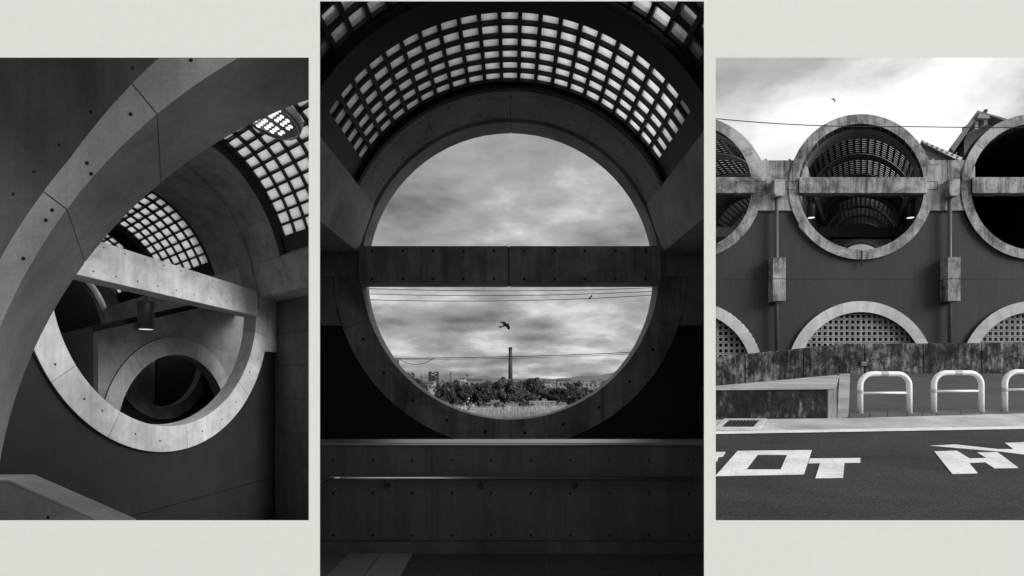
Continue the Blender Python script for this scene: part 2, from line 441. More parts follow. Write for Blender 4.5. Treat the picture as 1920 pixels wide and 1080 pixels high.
for s in (-1, 1):                                                   # dark haunch below the glass, then the springing beam
    a0, a1 = (20, 32.2) if s > 0 else (147.8, 160)
    MB().arc(fc, 2.93, 3.3, a0, a1, -6.3, -1.12, 4).build('glazing_edge', M_frame, hall, clip=CLIPC)
    sec = [V3((s*2.86-.03, YR+.02, EYE+2.39)), V3((s*2.56-.03, YR+.02, EYE+3.28)), V3((s*3.0-.03, YR+.02, EYE+3.9)), V3((s*4.6, YR+.02, EYE+3.9)), V3((s*4.6, YR+.02, EYE+2.39))]
    MB().prism(sec, (0, -6.3, 0)).build('springing_beam', M_conl, hall, clip=CLIPC)
    items = []
    for y in (10.4, 9.5, 8.6, 7.7):
        for q in (.2, .8):
            items.append((V3((s*(2.86-.24*q)-.03-s*.002, y, EYE+2.39+.89*q)), (-s, 0, -.26)))
    holes_var(items, .022, hall, CLIPC)
    # pier beside the ring
    poly = [fc.uv(s*4.4, 1.02-2.05), fc.uv(s*3.16, 1.02-2.05)]
    a0, a1 = math.degrees(math.asin(-1.03/3.33)), math.degrees(math.asin(.5/3.33))
    poly += [fc.uv(s*3.34*cos(radians(a0+(a1-a0)*i/10)), 3.34*sin(radians(a0+(a1-a0)*i/10))) for i in range(11)]
    poly += [fc.uv(s*4.4, .5)]
    MB().prism(poly, (0, .5, 0)).build('pier', M_con, hall, clip=CLIPC)
    MB().box((min(s*2.9, s*4.5), YR-.05, EYE+1.93) , (max(s*2.9, s*4.5), YR-.0, EYE+2.30)).build('beam_seat', M_con, hall, clip=CLIPC)
    # dark painted wall below
    poly = [fc.uv(s*4.4, -1.05), fc.uv(s*4.4, -3.7), fc.uv(0, -3.7)]
    poly += [fc.uv(s*3.335*cos(radians(-90+(90-18.4)*i/16)), 3.335*sin(radians(-90+(90-18.4)*i/16))) for i in range(17)]
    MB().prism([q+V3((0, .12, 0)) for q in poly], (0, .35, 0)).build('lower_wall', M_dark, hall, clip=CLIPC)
# cross beam in two halves
yb = 10.82
for x0, x1 in ((672, 953.2), (955.0, 1240)):
    a, b = P(x0, 461, yb), P(x1, 530, yb)
    MB().box((a.x, yb, b.z), (b.x, yb+.52, a.z)).build('cross_beam', M_cond, hall, bevel=.012)
MB().box((P(680, 0, yb).x, yb+.02, P(0, 528.5, yb).z), (P(1230, 0, yb).x, yb+.5, P(0, 462.5, yb).z)).build('joint_filler', M_hole, hall)
holes([P(x, y, yb) for x in range(698, 1240, 57) for y in (470, 523)], (0, -1, 0), .024, hall)
holes([fc(radians(a), 3.06, .03) for a in range(-155, -20, 14)], (0, -1, 0), .03, hall)
holes_var([(fc(radians(a), 2.85, t), -(fc(radians(a), 1, 0)-fc(0, 0, 0))) for a in range(35, 150, 11) for t in (-.2, -.85)], .022, hall)
# gable and front ceiling that close the hall
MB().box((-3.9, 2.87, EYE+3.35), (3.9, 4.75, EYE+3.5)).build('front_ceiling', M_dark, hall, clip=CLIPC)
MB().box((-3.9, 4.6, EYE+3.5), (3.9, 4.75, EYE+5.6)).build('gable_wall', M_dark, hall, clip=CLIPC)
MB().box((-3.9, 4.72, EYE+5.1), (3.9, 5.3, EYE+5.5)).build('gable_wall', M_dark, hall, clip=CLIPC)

struct(MB().box((-4.2, 2.83, -.25), (4.2, 11.5, 0)).build('hall_floor', M_joint, clip=CLIPC))
FLOOR = bpy.data.objects['hall_floor']
MB().box((-3.8, 5.9, .002), (3.8, 10.9, .03)).build('bounce_slab', M_conl, FLOOR, clip=CLIPC)  # unseen pale slab added to bounce sky light up to the vault
for i in range(-10, 11):
    for j in range(6):
        x0 = i*.30; y0 = 3.75+j*.30
        if abs(x0) > .33*y0: continue
        px = CX+F*(x0+.15)/(y0+.15)
        tact = 640 < px < 762 and y0 < 5.3
        MB().box((x0+.006, y0+.006, .001), (x0+.294, y0+.294, .012)).build('floor_tile', M_tact if tact else M_floor, FLOOR)

par = thing('parapet', 'dark concrete parapet with a steel handrail below the round opening', 'parapet', (0, 5.4, 0))
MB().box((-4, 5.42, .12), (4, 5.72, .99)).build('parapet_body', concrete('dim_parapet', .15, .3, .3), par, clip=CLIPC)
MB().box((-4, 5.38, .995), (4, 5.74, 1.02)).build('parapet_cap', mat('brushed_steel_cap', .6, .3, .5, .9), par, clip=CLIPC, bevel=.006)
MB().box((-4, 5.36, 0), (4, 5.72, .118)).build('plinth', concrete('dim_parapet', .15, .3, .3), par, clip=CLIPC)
holes([P(625+74*i, yy, 5.42) for i in range(10) for yy in (863, 925, 1004)], (0, -1, 0), .013, par, CLIPC)
for x in (810, 1108): MB().box((P(x, 0, 5.42).x-.002, 5.4185, .125), (P(x, 0, 5.42).x+.002, 5.43, .985)).build('panel_joint', M_hole, par)
hr = thing('handrail', 'thin polished steel handrail on brackets along the dark parapet', 'handrail', P(900, 897, 5.3))
zr = P(0, 896, 5.3).z
MB().tube([P(560, 935, 4.6), P(602, 904, 5.1), P(617, 896, 5.27), P(640, 896, 5.3), P(1300, 897.5, 5.3)], .019, 10).build('rail', M_steel, hr, True, clip=CLIPC)
for x in (722, 900, 1079):
    q = P(x, 896, 5.3)
    MB().tube([q, q+V3((0, 0, -.07)), q+V3((0, .12, -.09))], .011, 6).lathe([(.03, 0), (.03, .02)], q+V3((0, .1, -.09)), 10, V3((0, 1, 0))).build('bracket', M_iron, hr)

# ------------------------------------------------------------------ right: street, kerb and the facade with round openings
VG = 600.0                                                          # the street climbs gently towards the building
SL = (HZ-VG)/F
def G(px, py, dz=0.0):
    y = EYE*F/(py-VG)
    return V3(((px-CX)/F*y, y, SL*y+dz))
def gz(y): return SL*y
def sheet(pts, dz, name, m, parent=None, th=.003, **k):
    return MB().prism([G(x, y, dz-th) for x, y in pts], (0, 0, th)).build(name, m, parent, **k)
y0, y1 = 2.95, 19.9
road = struct(MB().prism([V3((.3445*y0, y0, gz(y0))), V3((26, y0, gz(y0))), V3((26, y1, gz(y1))), V3((.5575*y1, y1, gz(y1))), V3((.5536*9.64, 9.64, gz(9.64))), V3((.3445*9.64, 9.64, gz(9.64)))], (0, 0, -.25)).build('road', M_asph))
path = struct(sheet([(1560, 701), (2100, 701), (2100, 774), (1560, 779)], .012, 'pavement', concrete('dark_pavement', .068, .35, 0), th=.012))
struct(sheet([(1324, 788), (1600, 785), (2100, 771), (2100, 797.5), (1920, 800.5), (1324, 811)], .010, 'gutter_strip', concrete('gutter_concrete', .48, .5, 0), th=.010))
struct(sheet([(1574, 702), (1594, 702), (1591, 784), (1570, 784.5)], .02, 'ramp_edge_strip', concrete('edge_concrete', .40, .5, 0), th=.02))
PAVE = bpy.data.objects['pavement']
px = 1592
while px < 1990:                                                    # worn edge stones in front of the hoops
    w_ = random.uniform(26, 46); e0 = 785-(px-1600)*.028; 
    sheet([(px+.6, e0-9), (px+w_-.6, e0-9-.02*w_), (px+w_-.6, e0-.03*w_), (px+.6, e0)], .030, 'edge_stone', concrete('edge_stone_grey', .11, .5, .2), PAVE, th=.03)
    px += w_
sheet([(1324, 811), (1920, 800.5), (2100, 797.5), (2100, 803), (1920, 805.5), (1324, 815.5)], .014, 'edge_line', M_paint, road)
def zz(l): return [(1330+.4075*a, 540+.4075*b) for a, b in l]
def mark(l): sheet(zz(l), .008, 'road_marking', M_paint, road, th=.004)
mark([(-30, 757), (75, 757), (62, 778), (42, 780), (36, 800), (-40, 800)])
O_, I_ = zz([(130, 752), (472, 748), (435, 860), (28, 868)]), zz([(222, 770), (358, 770), (328, 838), (170, 838)])
b = MB()
for i in range(4):
    j = (i+1) % 4
    b.prism([G(*O_[i], .004), G(*O_[j], .004), G(*I_[j], .004), G(*I_[i], .004)], (0, 0, .004))
b.build('road_marking', M_paint, road)
mark([(462, 787), (695, 785), (695, 806), (622, 807), (615, 876), (488, 878), (510, 808), (455, 809)])
mark([(1035, 754), (1138, 751), (1198, 787), (1275, 785), (1232, 759), (1325, 757), (1422, 830), (1312, 832), (1268, 804), (1195, 807), (1235, 855), (1118, 858)])
mark([(1015, 728), (1130, 722), (1330, 744), (1400, 744), (1360, 715), (1480, 711), (1480, 773), (1340, 755), (1270, 750)])
# drain
dr = thing('drain_grate', 'square dark drain grate in a pale concrete frame beside the white edge line', 'drain', G(1388, 797))
b = MB(); fo = [(1340, 806.5), (1358, 787), (1438, 787), (1424, 806)]; fi = [(1352, 803), (1366, 790), (1424, 790), (1413, 803)]
for i in range(4):
    j = (i+1) % 4; b.prism([G(*fo[i], .010), G(*fo[j], .010), G(*fi[j], .010), G(*fi[i], .010)], (0, 0, .012))
b.build('frame', M_conl, dr)
MB().prism([G(*q, .0105) for q in fi], (0, 0, .003)).build('pit', M_black, dr)
for i in range(9):
    u = (i+.5)/9; v = u+.045
    L = lambda a, b_, t: (a[0]+(b_[0]-a[0])*t, a[1]+(b_[1]-a[1])*t)
    MB().prism([G(*L(fi[0], fi[3], u), .0135), G(*L(fi[0], fi[3], v), .0135), G(*L(fi[1], fi[2], v), .0135), G(*L(fi[1], fi[2], u), .0135)], (0, 0, .007)).build('bar', M_iron, dr)

# raised bed wall on the left of the ramp
rb = thing('terrace_wall', 'low black-mould concrete terrace wall with a pale worn end beside the ramp', 'wall', G(1480, 784))
yb_ = EYE*F/(784.5-VG)
MB().prism([P(1318, 729.5, yb_), P(1551, 727.5, yb_), P(1551, 786, yb_), P(1318, 790, yb_)], (0, .28, 0)).build('wall_body', M_mould2, rb, bevel=.01)
MB().prism([P(1551.6, 726.5, yb_), P(1568.5, 726, yb_), P(1569, 785.5, yb_), P(1551.6, 786, yb_)], (0, .3, 0)).build('wall_end', M_cond, rb, bevel=.012)
q = [P(1318, 728.4, yb_-.02), P(1567, 726.2, yb_-.02), P(1573.5, 702.3, 17.55), P(1318, 725.5, 17.55)]
MB().prism(q, (0, 0, -.03)).build('terrace_top', concrete('terrace_concrete', .42, .5, 0), rb)
MB().prism([q[1]-V3((.02, -.3, .09)), P(1572, 704, 17.5), P(1572, 735, 17.5), P(1567, 784, yb_+.3)], (-.1, 0, 0)).build('terrace_side', M_cond, rb)

# stained wall in front of the facade
YW = 17.6
rw = thing('retaining_wall', 'long low concrete wall with black mould streaks in front of the facade', 'wall', P(1621, 701, YW))
top = lambda x: 669.5-(x-1342)*.1035 if x < 1578 else 645-(x-1578)*.008
bot = lambda x: 726-(x-1342)*.095 if x < 1578 else 703.5
xs = [1300, 1397, 1506, 1621, 1731, 1841, 1950, 2010]
for i in range(len(xs)-1):
    a, b2 = xs[i]+.5, xs[i+1]-.5
    mid = [1578] if a < 1578 < b2 else []
    poly = [P(x, top(x), YW) for x in [a]+mid+[b2]] + [P(x, bot(x), YW) for x in [b2]+mid[::-1]+[a]]
    dy = V3((0, random.uniform(0, .015), 0))
    MB().prism([q+dy for q in poly], (0, .25, 0)).build('wall_panel', M_mould, rw, bevel=.012)
MB().prism([P(x, top(x)+2, YW+.05) for x in (1300, 1578, 2010)]+[P(x, bot(x), YW+.05) for x in (2010, 1578, 1300)], (0, .15, 0)).build('joint_filler', M_hole, rw)
pl = thing('sign_plate', 'small dark sign plate fixed over a joint of the stained wall', 'sign', P(1620, 682, YW-.03))
MB().prism([P(1614, 677.5, YW-.02), P(1627, 677.5, YW-.02), P(1627, 686.5, YW-.02), P(1614, 686.5, YW-.02)], (0, .02, 0)).build('plate', M_iron, pl)
MB().prism([P(1615.5, 679, YW-.024), P(1625.5, 679, YW-.024), P(1625.5, 682, YW-.024), P(1615.5, 682, YW-.024)], (0, .004, 0)).build('face', M_bld, pl)
MB().prism([P(1616, 683, YW-.024), P(1624, 683, YW-.024), P(1624, 685, YW-.024), P(1616, 685, YW-.024)], (0, .004, 0)).build('face', M_bld, pl)

# the white hoops
for i, (xl, xr, yt, ybs, bar, lab) in enumerate(((1613, 1705, 701, 778, 737, 'white steel hoop barrier standing next to the pale ramp edge'),
                                                 (1751, 1840, 699, 776, 733.5, 'white steel hoop barrier standing between two other hoops'),
                                                 (1884, 1975, 697, 774, 730.5, 'white steel hoop barrier cut off by the edge of the view'))):
    y = EYE*F/(ybs-VG)
    h = thing('hoop_barrier', lab, 'barrier', G((xl+xr)/2, ybs), 'white hoop barriers along the pavement')
    cr = 23; pts = [P(xl, ybs+1, y)]
    for k in range(9): a = pi-pi/2*k/8; pts.append(P(xl+cr+cr*cos(a), yt+cr-cr*sin(a), y))
    for k in range(9): a = pi/2-pi/2*k/8; pts.append(P(xr-cr+cr*cos(a), yt+cr-cr*sin(a), y))
    pts.append(P(xr, ybs+1, y))
    MB().tube(pts, .044, 14).build('hoop', M_white, h, True)
    MB().tube([P(xl, bar, y), P(xr, bar-.5, y)], .021, 10).build('crossbar', M_white, h, True)
    for x in (xl, xr):
        MB().lathe([(.075, 0), (.07, .02), (.05, .03)], P(x, ybs+1, y), 12).build('foot', M_iron, h)
    MB().tube([P(xl, yt+31, y), P(xl, yt+38, y)], .0452, 14).build('band', M_band, h)
    MB().tube([P(xl+37, yt, y), P(xl+51, yt, y)], .0452, 14).build('band', M_band, h)

# facade
YF = 19.5; PXM = YF/F
fac = thing('station_facade', 'dark rendered facade with round concrete rings, cross beams and low arched screens', 'building', P(1615, 655, YF))
KR = ((1614-CX)/F, 1.0, (HZ-599)/F)
def FP(px, py, d=0): return P(px, py, YF)+V3((0, d, 0))
bays = (1292, 1615, 1938)
bl = MB()
def block_mesh():
    s, h_, d = 10.45*PXM/2, 6.5*PXM/2, .09; e_ = .004; s -= e_
    b = MB(); o = [(-s, -s), (s, -s), (s, s), (-s, s)]; n_ = [(-h_, -h_), (h_, -h_), (h_, h_), (-h_, h_)]
    v = [V3((x, 0, z)) for x, z in o]+[V3((x, 0, z)) for x, z in n_]+[V3((x, d, z)) for x, z in o]+[V3((x, d, z)) for x, z in n_]
    f = []
    for i in range(4):
        j = (i+1) % 4; f += [(i, j, 4+j, 4+i), (8+i, 12+i, 12+j, 8+j), (4+i, 4+j, 12+j, 12+i), (i, 8+i, 8+j, j)]
    b.add(v, f); me = bpy.data.meshes.new('breeze_block'); me.from_pydata(b.v, [], b.f); me.materials.append(concrete('breeze_block_grey', .36, .35, .2)); return me
BME = block_mesh()
for bi, cx in enumerate(bays):
    CL = CLIPR if bi == 0 else ()
    fr = frame(FP(cx, 350.5), (PXM, 0, 0), (0, 0, PXM), KR)
    segring(fr, 118, 136, -90, 270, -.03, .5, (-19, 22, 90, 158, 199), M_fac, fac, gap=.4, n=40, clip=CL)
    a = FP(cx-119.5, 334); b2 = FP(cx+119.5, 364)
    MB().prism([V3((a.x, YF-.1, b2.z)), V3((b2.x, YF-.1, b2.z)), V3((b2.x, YF-.1, a.z)), V3((a.x, YF-.1, a.z))], V3(KR)*.5).build('cross_beam', M_fac, fac, clip=CL, bevel=.015)
    MB().box((FP(cx-.8, 0).x, YF-.05, FP(0, 499).z), (FP(cx+.8, 0).x, YF-.02, FP(0, 470).z)).build('drip_spout', M_hole, fac, clip=CL)
    for s in (-1, 1):
        ang = lambda a0, a1, r, cy, n=14: [FP(cx+s*r*cos(radians(a0+(a1-a0)*i/n)), cy-r*sin(radians(a0+(a1-a0)*i/n))) for i in range(n+1)]
        poly = ang(-90, -19.1, 136.5, 350.5)+[FP(cx+s*161.4, 395), FP(cx+s*161.4, 712), FP(cx+s*138, 712)]+ang(0, 90, 138, 703)
        MB().prism([q+V3((0, .07, 0)) for q in poly], (0, .3, 0)).build('rendered_wall', M_rend, fac, clip=CL)
        poly = ang(21.8, -19.1, 135.6, 350.5)+[FP(cx+s*161.4, 395), FP(cx+s*161.4, 300.5)]
        MB().prism(poly, (0, .4, 0)).build('pier', M_fac, fac, clip=CL, bevel=.01)
        x0 = cx+s*121; x1 = cx+s*142
        for (u0, v0, u1, v1) in ((x0, 340.5, x1, 341.2), (x0, 355.5, x1, 356.2), (x1-.35, 340.5, x1+.35, 356.2)):
            MB().box((FP(min(u0, u1), 0).x, YF-.034, FP(0, v1).z), (FP(max(u0, u1), 0).x, YF-.02, FP(0, v0).z)).build('panel_joint', M_hole, fac, clip=CL)
    MB().box((FP(cx-161, 0).x, YF+.066, FP(0, 523).z), (FP(cx+161, 0).x, YF+.075, FP(0, 522.4).z)).build('panel_joint', M_hole, fac, clip=CL)
    # low arch with its pierced screen
    fa = frame(FP(cx, 703), (PXM, 0, 0), (0, 0, PXM), KR)
    segring(fa, 118, 138.5, 0, 180, -.02, .4, (60, 120), M_conl, fac, gap=.3, n=40, clip=CL)
    sc = MB().prism([fa(radians(5*i), 119, .45) for i in range(37)], (0, .04, 0)).build('screen_backing', M_black, fac, clip=CL)
    i0 = 0
    for i in range(-12, 13):
        for j in range(12):
            u, v = i*10.45, 118-7-j*10.9
            if hypot(u, v) > 124 or v < 28 or hypot(u, v) < 0: continue
            p = FP(cx+u, 703-v, .17)
            if not 1325 < cx+u < 1935: continue
            o = bpy.data.objects.new('breeze_block', BME); COL.objects.link(o); o.parent = fac
            o.matrix_parent_inverse = Matrix.Translation(-V3(fac.location)); o.location = p
    # vaulted passage behind the ring
    lit = bi < 2
    if lit:
        for t0, t1, rows in ((1.9, 3.75, 7), (4.75, 7.0, 7), (12.3, 14.4, 7), (15.3, 17.4, 6), (18.4, 20.4, 6)):
            glass_vault(frame(FP(cx, 350.5), (1, 0, 0), (0, 0, 1), KR), 126*PXM, 22, 158, t0, t1, 20, rows, M_glassR, fac, CL, joined=True, bar=.22, barh=.05)
        for t0, t1 in ((.45, 1.82), (3.85, 4.65), (7.1, 12.2), (14.5, 15.2), (17.5, 18.3), (20.5, 31)):
            MB().arc(fr, 123, 142, 20, 160, t0, t1, 24).build('vault_rib', M_con, fac, clip=CL)
        MB().arc(fr, 118, 175, 0, 360, 10.1, 10.6, 40).build('inner_ring', M_con, fac, clip=CL)
        MB().prism([fr.uv(-120, -14, 10.0), fr.uv(120, -14, 10.0), fr.uv(120, 14, 10.0), fr.uv(-120, 14, 10.0)], (0, .5, 0)).build('inner_beam', M_con, fac, clip=CL)
        MB().arc(fr, 118, 175, 0, 360, 30.6, 31.1, 40).build('inner_ring', M_con, fac, clip=CL)
    else:
        MB().arc(fr, 123, 142, 10, 170, .45, 12, 24).build('vault_rib', M_dark, fac, clip=CL)
        MB().prism([fr.uv(-145, -145, 12), fr.uv(145, -145, 12), fr.uv(145, 145, 12), fr.uv(-145, 145, 12)], (0, .3, 0)).build('end_wall', M_dark, fac, clip=CL)
    tl = 31 if lit else 12
    for s in (-1, 1):
        MB().prism([fr.uv(s*121, -150, .52), fr.uv(s*121, 50, .52), fr.uv(s*140, 62, .52), fr.uv(s*140, -150, .52)], V3(KR)*(tl-.5)).build('side_wall', M_con, fac, clip=CL)
        MB().prism([fr.uv(s*104, 22, .52), fr.uv(s*104, 46, .52), fr.uv(s*122, 52, .52), fr.uv(s*122, 22, .52)], V3(KR)*9.4).build('springing_beam', M_con, fac, clip=CL)
    MB().prism([fr.uv(-145, -152, .4), fr.uv(145, -152, .4), fr.uv(145, -138, .4), fr.uv(-145, -138, .4)], V3(KR)*tl).build('passage_floor', M_dark, fac, clip=CL)
# rainwater pipes
for i, x in enumerate((1453.5, 1776.5)):
    dp = thing('downpipe', ('grey downpipe with concrete hopper boxes on the dark wall, level with the terrace end' if i == 0 else 'grey downpipe with concrete hopper boxes on the dark wall, above the hoops'), 'downpipe', FP(x, 655), 'rainwater downpipes of the facade')
    r = PXM*3.4
    MB().tube([FP(x, 371, -.1), FP(x, 668, -.1)], r, 10).build('pipe', M_pipe, dp, True)
    MB().prism([FP(x-10, 342, -.03), FP(x+10, 342, -.03), FP(x+10, 367, -.03), FP(x+7, 373, -.03), FP(x-7, 373, -.03), FP(x-10, 367, -.03)], (0, -.3, 0)).build('hopper', M_fac, dp, bevel=.012)
    for z0, z1 in ((486, 525.6), (526.4, 567)):
        MB().box((FP(x-12, 0).x, YF-.3, FP(0, z1).z), (FP(x+12, 0).x, YF-.01+.07, FP(0, z0).z)).build('pipe_cover', M_fac, dp, bevel=.012)
# lamps under the first vault
def pendant(name, lab, base, r, h, grp=None, lean=V3((0, 0, 1)), rod=.5):
    t = thing(name, lab, 'lamp', base, grp)
    MB().lathe([(r*.92, 0), (r, .02*h), (r, h*.9), (r*.9, h), (r*.3, h*1.01)], base, 20, lean).build('housing', M_iron, t, True)
    MB().lathe([(r*.86, -.012*h), (r*.86, .01*h)], base, 20, lean).build('lens', M_lens, t)
    MB().lathe([(r*1.03, -.01*h), (r*1.06, .0), (r*1.06, .05*h), (r*1.0, .06*h)], base, 24, lean).build('rim', M_pipe, t, True)
    MB().tube([V3(base)+lean*h, V3(base)+lean*(h+rod)], r*.12, 8).build('rod', M_iron, t)
    return t
pendant('pendant_lamp', 'small round lamp below the near vault beside the dark side wall', P(1521, 408, 21.2), .14, .5, 'lamps inside the round opening', rod=.9)
pendant('pendant_lamp', 'small round lamp below the near vault, across from its twin', P(1707, 408, 21.2), .14, .5, 'lamps inside the round opening', rod=.9)
# house roofs behind
hs = thing('tiled_house', 'house gable with a projecting tiled roof rising behind the round rings', 'house', P(1850, 300, 31))
yh = 31
def slab(pts, y, ext, name, m, par_): return MB().prism([P(a, b_, y) for a, b_ in pts], ext).build(name, m, par_)
slab([(1833, 207), (1839, 211), (1788, 283), (1781, 277)], yh, V3(KR)*6, 'roof', M_tile, hs)
slab([(1833, 207), (1839, 211), (1960, 250), (1960, 243)], yh, V3(KR)*6, 'roof', M_tile, hs)
slab([(1808, 262), (1838, 216), (1950, 250), (1950, 400), (1808, 400)], yh+1.2, V3(KR)*5, 'wall', M_bld, hs)
slab([(1828, 226), (1834, 226), (1834, 242), (1828, 242)], yh+.3, (0, .9, 0), 'bracket', M_bldl, hs)
slab([(1845, 219), (1852, 219), (1852, 234), (1845, 234)], yh+.3, (0, .9, 0), 'bracket', M_bldl, hs)
slab([(1838, 211), (1856, 217), (1856, 222), (1832, 221)], yh-.1, (0, .2, 0), 'gable_board', M_bld, hs)
MB().tube([P(1848, 208, yh), P(1848, 208, yh)+V3(KR)*6], .1, 8).build('ridge_cap', M_tile, hs)
h2 = thing('tiled_roof', 'low pale tiled roof sloping down between two concrete rings', 'roof', P(1760, 300, 27))
slab([(1727, 265), (1732, 264), (1806, 296), (1803, 304)], 27, V3(KR)*3, 'roof', M_band, h2)
slab([(1727, 270), (1803, 303), (1803, 340), (1727, 340)], 27.3, V3(KR)*2.6, 'wall', M_bld, h2)
for k in range(8):
    a = k/8
    MB().tube([P(1729+76*a, 265+33*a, 26.97), P(1729+76*a, 265+33*a, 26.97)+V3(KR)*3.1], .055, 6).build('ridge_tile', M_bldl, h2)
tag(MB().tube(wirepts(P(1250, 212, 16.2), P(1700, 237.2, 16.2), .12)+wirepts(P(1700, 237.2, 16.2), P(2000, 238, 16.2), .02), .012, 6).build('overhead_wire', M_wire), 'thin black wire strung in front of the concrete rings', 'wire')

def bird(label, c, span, yaw, roll, pitch=0):
    """gliding kite: body, two bent wings, forked tail in one skin"""
    t = thing('bird', label, 'bird', c, 'birds in the sky')
    R = Matrix.Rotation(yaw, 4, 'Z') @ Matrix.Rotation(pitch, 4, 'X') @ Matrix.Rotation(roll, 4, 'Y')
    L = span
    b = MB()
    prof = [(-.26, .015), (-.18, .035), (-.05, .055), (.08, .06), (.17, .045), (.23, .038), (.27, .02), (.30, .004)]
    b.lathe([(r*L, z*L) for z, r in prof], (0, 0, 0), 10, V3((0, 1, 0)))
    for s in (-1, 1):
        w0 = [(0, .10), (s*.16, .17), (s*.34, .11), (s*.50, -.06), (s*.42, -.05), (s*.36, -.10), (s*.28, -.05), (s*.2, -.1), (s*.12, -.06), (0, -.08)]
        z = lambda x: .10*(1-abs(abs(x)-.2)/.3)*L
        b.prism([V3((x*L, y*L, z(x)-.05*L)) for x, y in w0], (0, 0, .012*L))
        b.prism([V3((0, -.2*L, 0)), V3((s*.05*L, -.24*L, 0)), V3((s*.11*L, -.42*L, 0)), V3((0, -.36*L, 0))], (0, 0, .01*L))
    me_o = b.build('body', M_black, t)
    me_o.data.transform(Matrix.Translation(V3(c)) @ R)
    return t
bird('dark bird gliding above the concrete rings', P(1563, 187, 30), .42, radians(-70), radians(60))

# ------------------------------------------------------------------ left: inside the station, arches seen at an angle
SC = 1.6                                                            # metres per unit of the gallery frame
ML = (1170-CX)/F; X0 = SC*12*(ML+.6); HM = hypot(1, ML)
U0, V0, RL = 12.647, 1.805, 2.78
UD = V3((ML, 1, 0))/HM*SC
ZD = V3((0, 0, SC))
KL = V3((-1.1, 1.0, 0))*SC
fl = frame(V3((-X0, 0, EYE+V0*SC))+UD*U0, UD, ZD, KL)           # ring frame of the oblique wall
NW = V3((1, -ML, 0)).normalized()                                   # wall normal towards the viewer
def WL(px, py, t=0, s=1.0):                                         # a point of the oblique wall (or of a parallel one)
    a = (px-CX)/F; x0 = X0*s + t*SC*(1.1+ML); y = x0/(ML-a)
    return P(px, py, y)
gal = thing('concrete_gallery', 'pale concrete gallery with a slanting cross beam in a round opening under glass block vaults', 'building', fl.uv(0, -5.4))
RT = .5
segring(fl, RL, 3.31, -199, -12, 0, RT, (-146, -120, -84, -42), M_conl, gal, n=60)
segring(fl, RL, 3.31, -12, 192, .0, RT, (40, 90), M_con, gal, n=60)
# beam across the ring
bt = [WL(120, 432), WL(481, 546), WL(481, 593), WL(120, 510)]
MB().prism([q+NW*.05 for q in bt], KL*.42).build('cross_beam', M_conl, gal, bevel=.012)
holes([WL(150+i*43-i*i*1.1, 452+(150+i*43-i*i*1.1-150)*.297)+NW*.052 for i in range(8)], NW, .026, gal)
holes([WL(172+i*44-i*i*1.2, 512+(172+i*44-i*i*1.2-172)*.228-3)+NW*.052 for i in range(8)], NW, .026, gal)
holes([fl(radians(a), 3.04+.08*sin(a), 0) for a in (-150, -135, -127, -110, -98, -75, -62, -50, -33, -24)], NW, .034, gal)
# pier and dark wall of the same plane
a0, a1 = -18.6, 14
poly = [fl.uv(3.67, V0*0+.75-V0), fl.uv(3.16, .75-V0)]+[fl(radians(a0+(a1-a0)*i/10), 3.32, 0) for i in range(11)]+[fl.uv(3.67, 3.32*sin(radians(a1)))]
MB().prism(poly, KL*.45).build('pier', M_conl, gal, bevel=.008)
MB().prism([fl.uv(2.86, .35), fl.uv(3.5, .35), fl.uv(3.5, .02), fl.uv(2.86, .02)], -KL*.03).build('beam_seat', M_con, gal)
vj = -2.66-V0
arcp = [fl(radians(-161.4+(161.4-18.6)*i/40), 3.32, 0) for i in range(41)]
poly = [fl.uv(-5.4, .75-V0)]+arcp+[fl.uv(3.67, .75-V0), fl.uv(3.67, vj+.006), fl.uv(-5.4, vj+.006)]
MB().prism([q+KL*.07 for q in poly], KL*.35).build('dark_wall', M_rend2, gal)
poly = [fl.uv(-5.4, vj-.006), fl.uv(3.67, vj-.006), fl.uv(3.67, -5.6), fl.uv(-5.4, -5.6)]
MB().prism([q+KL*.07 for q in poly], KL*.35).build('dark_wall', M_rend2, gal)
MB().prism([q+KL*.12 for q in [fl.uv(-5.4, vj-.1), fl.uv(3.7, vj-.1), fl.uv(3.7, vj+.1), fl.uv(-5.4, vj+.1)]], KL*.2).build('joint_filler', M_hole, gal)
# vaults on both sides of the ring wall
incl = lambda c: c.x < -.337*c.y
for a0, a1 in ((20, 42), (42, 88), (88, 165)):
    MB().arc(fl, 2.84, 3.2, a0+.07, a1-.07, -1.0 if a1 < 100 else -3.4, -.012, 16).build('vault_segment', M_con, gal, clip=CLIPL)
    MB().arc(fl, 2.84, 3.2, a0+.07, a1-.07, RT+.012, RT+1.1, 16).build('vault_segment', M_con, gal)
MB().arc(fl, 2.87, 3.22, 18, 88, -.98, 1.5, 30).build('joint_filler', M_hole, gal, clip=CLIPL)
MB().arc(fl, 2.86, 3.3, 18, 88, -1.13, -1.01, 30).build('glazing_edge', M_frame, gal, clip=CLIPL)
glass_vault(fl, 3.0, 31, 86.2, -3.35, -1.19, 10, 6, M_glassL, gal, CLIPL, incl, bar=.16)
MB().arc(fl, 2.86, 3.3, 18, 166, RT+1.11, RT+1.24, 40).build('glazing_edge', M_frame, gal)
glass_vault(fl, 3.0, 31, 147, RT+1.3, RT+3.9, 21, 6, M_glassL, gal, bar=.16)
MB().arc(fl, 2.86, 3.3, 18, 166, RT+3.98, RT+4.7, 40).build('vault_rib', M_frame, gal)
glass_vault(fl, 3.0, 31, 147, RT+4.8, RT+7.4, 21, 6, M_glassL, gal, bar=.16)
MB().arc(fl, 2.86, 3.3, 18, 166, RT+7.5, RT+8.6, 40).build('vault_rib', M_con, gal)
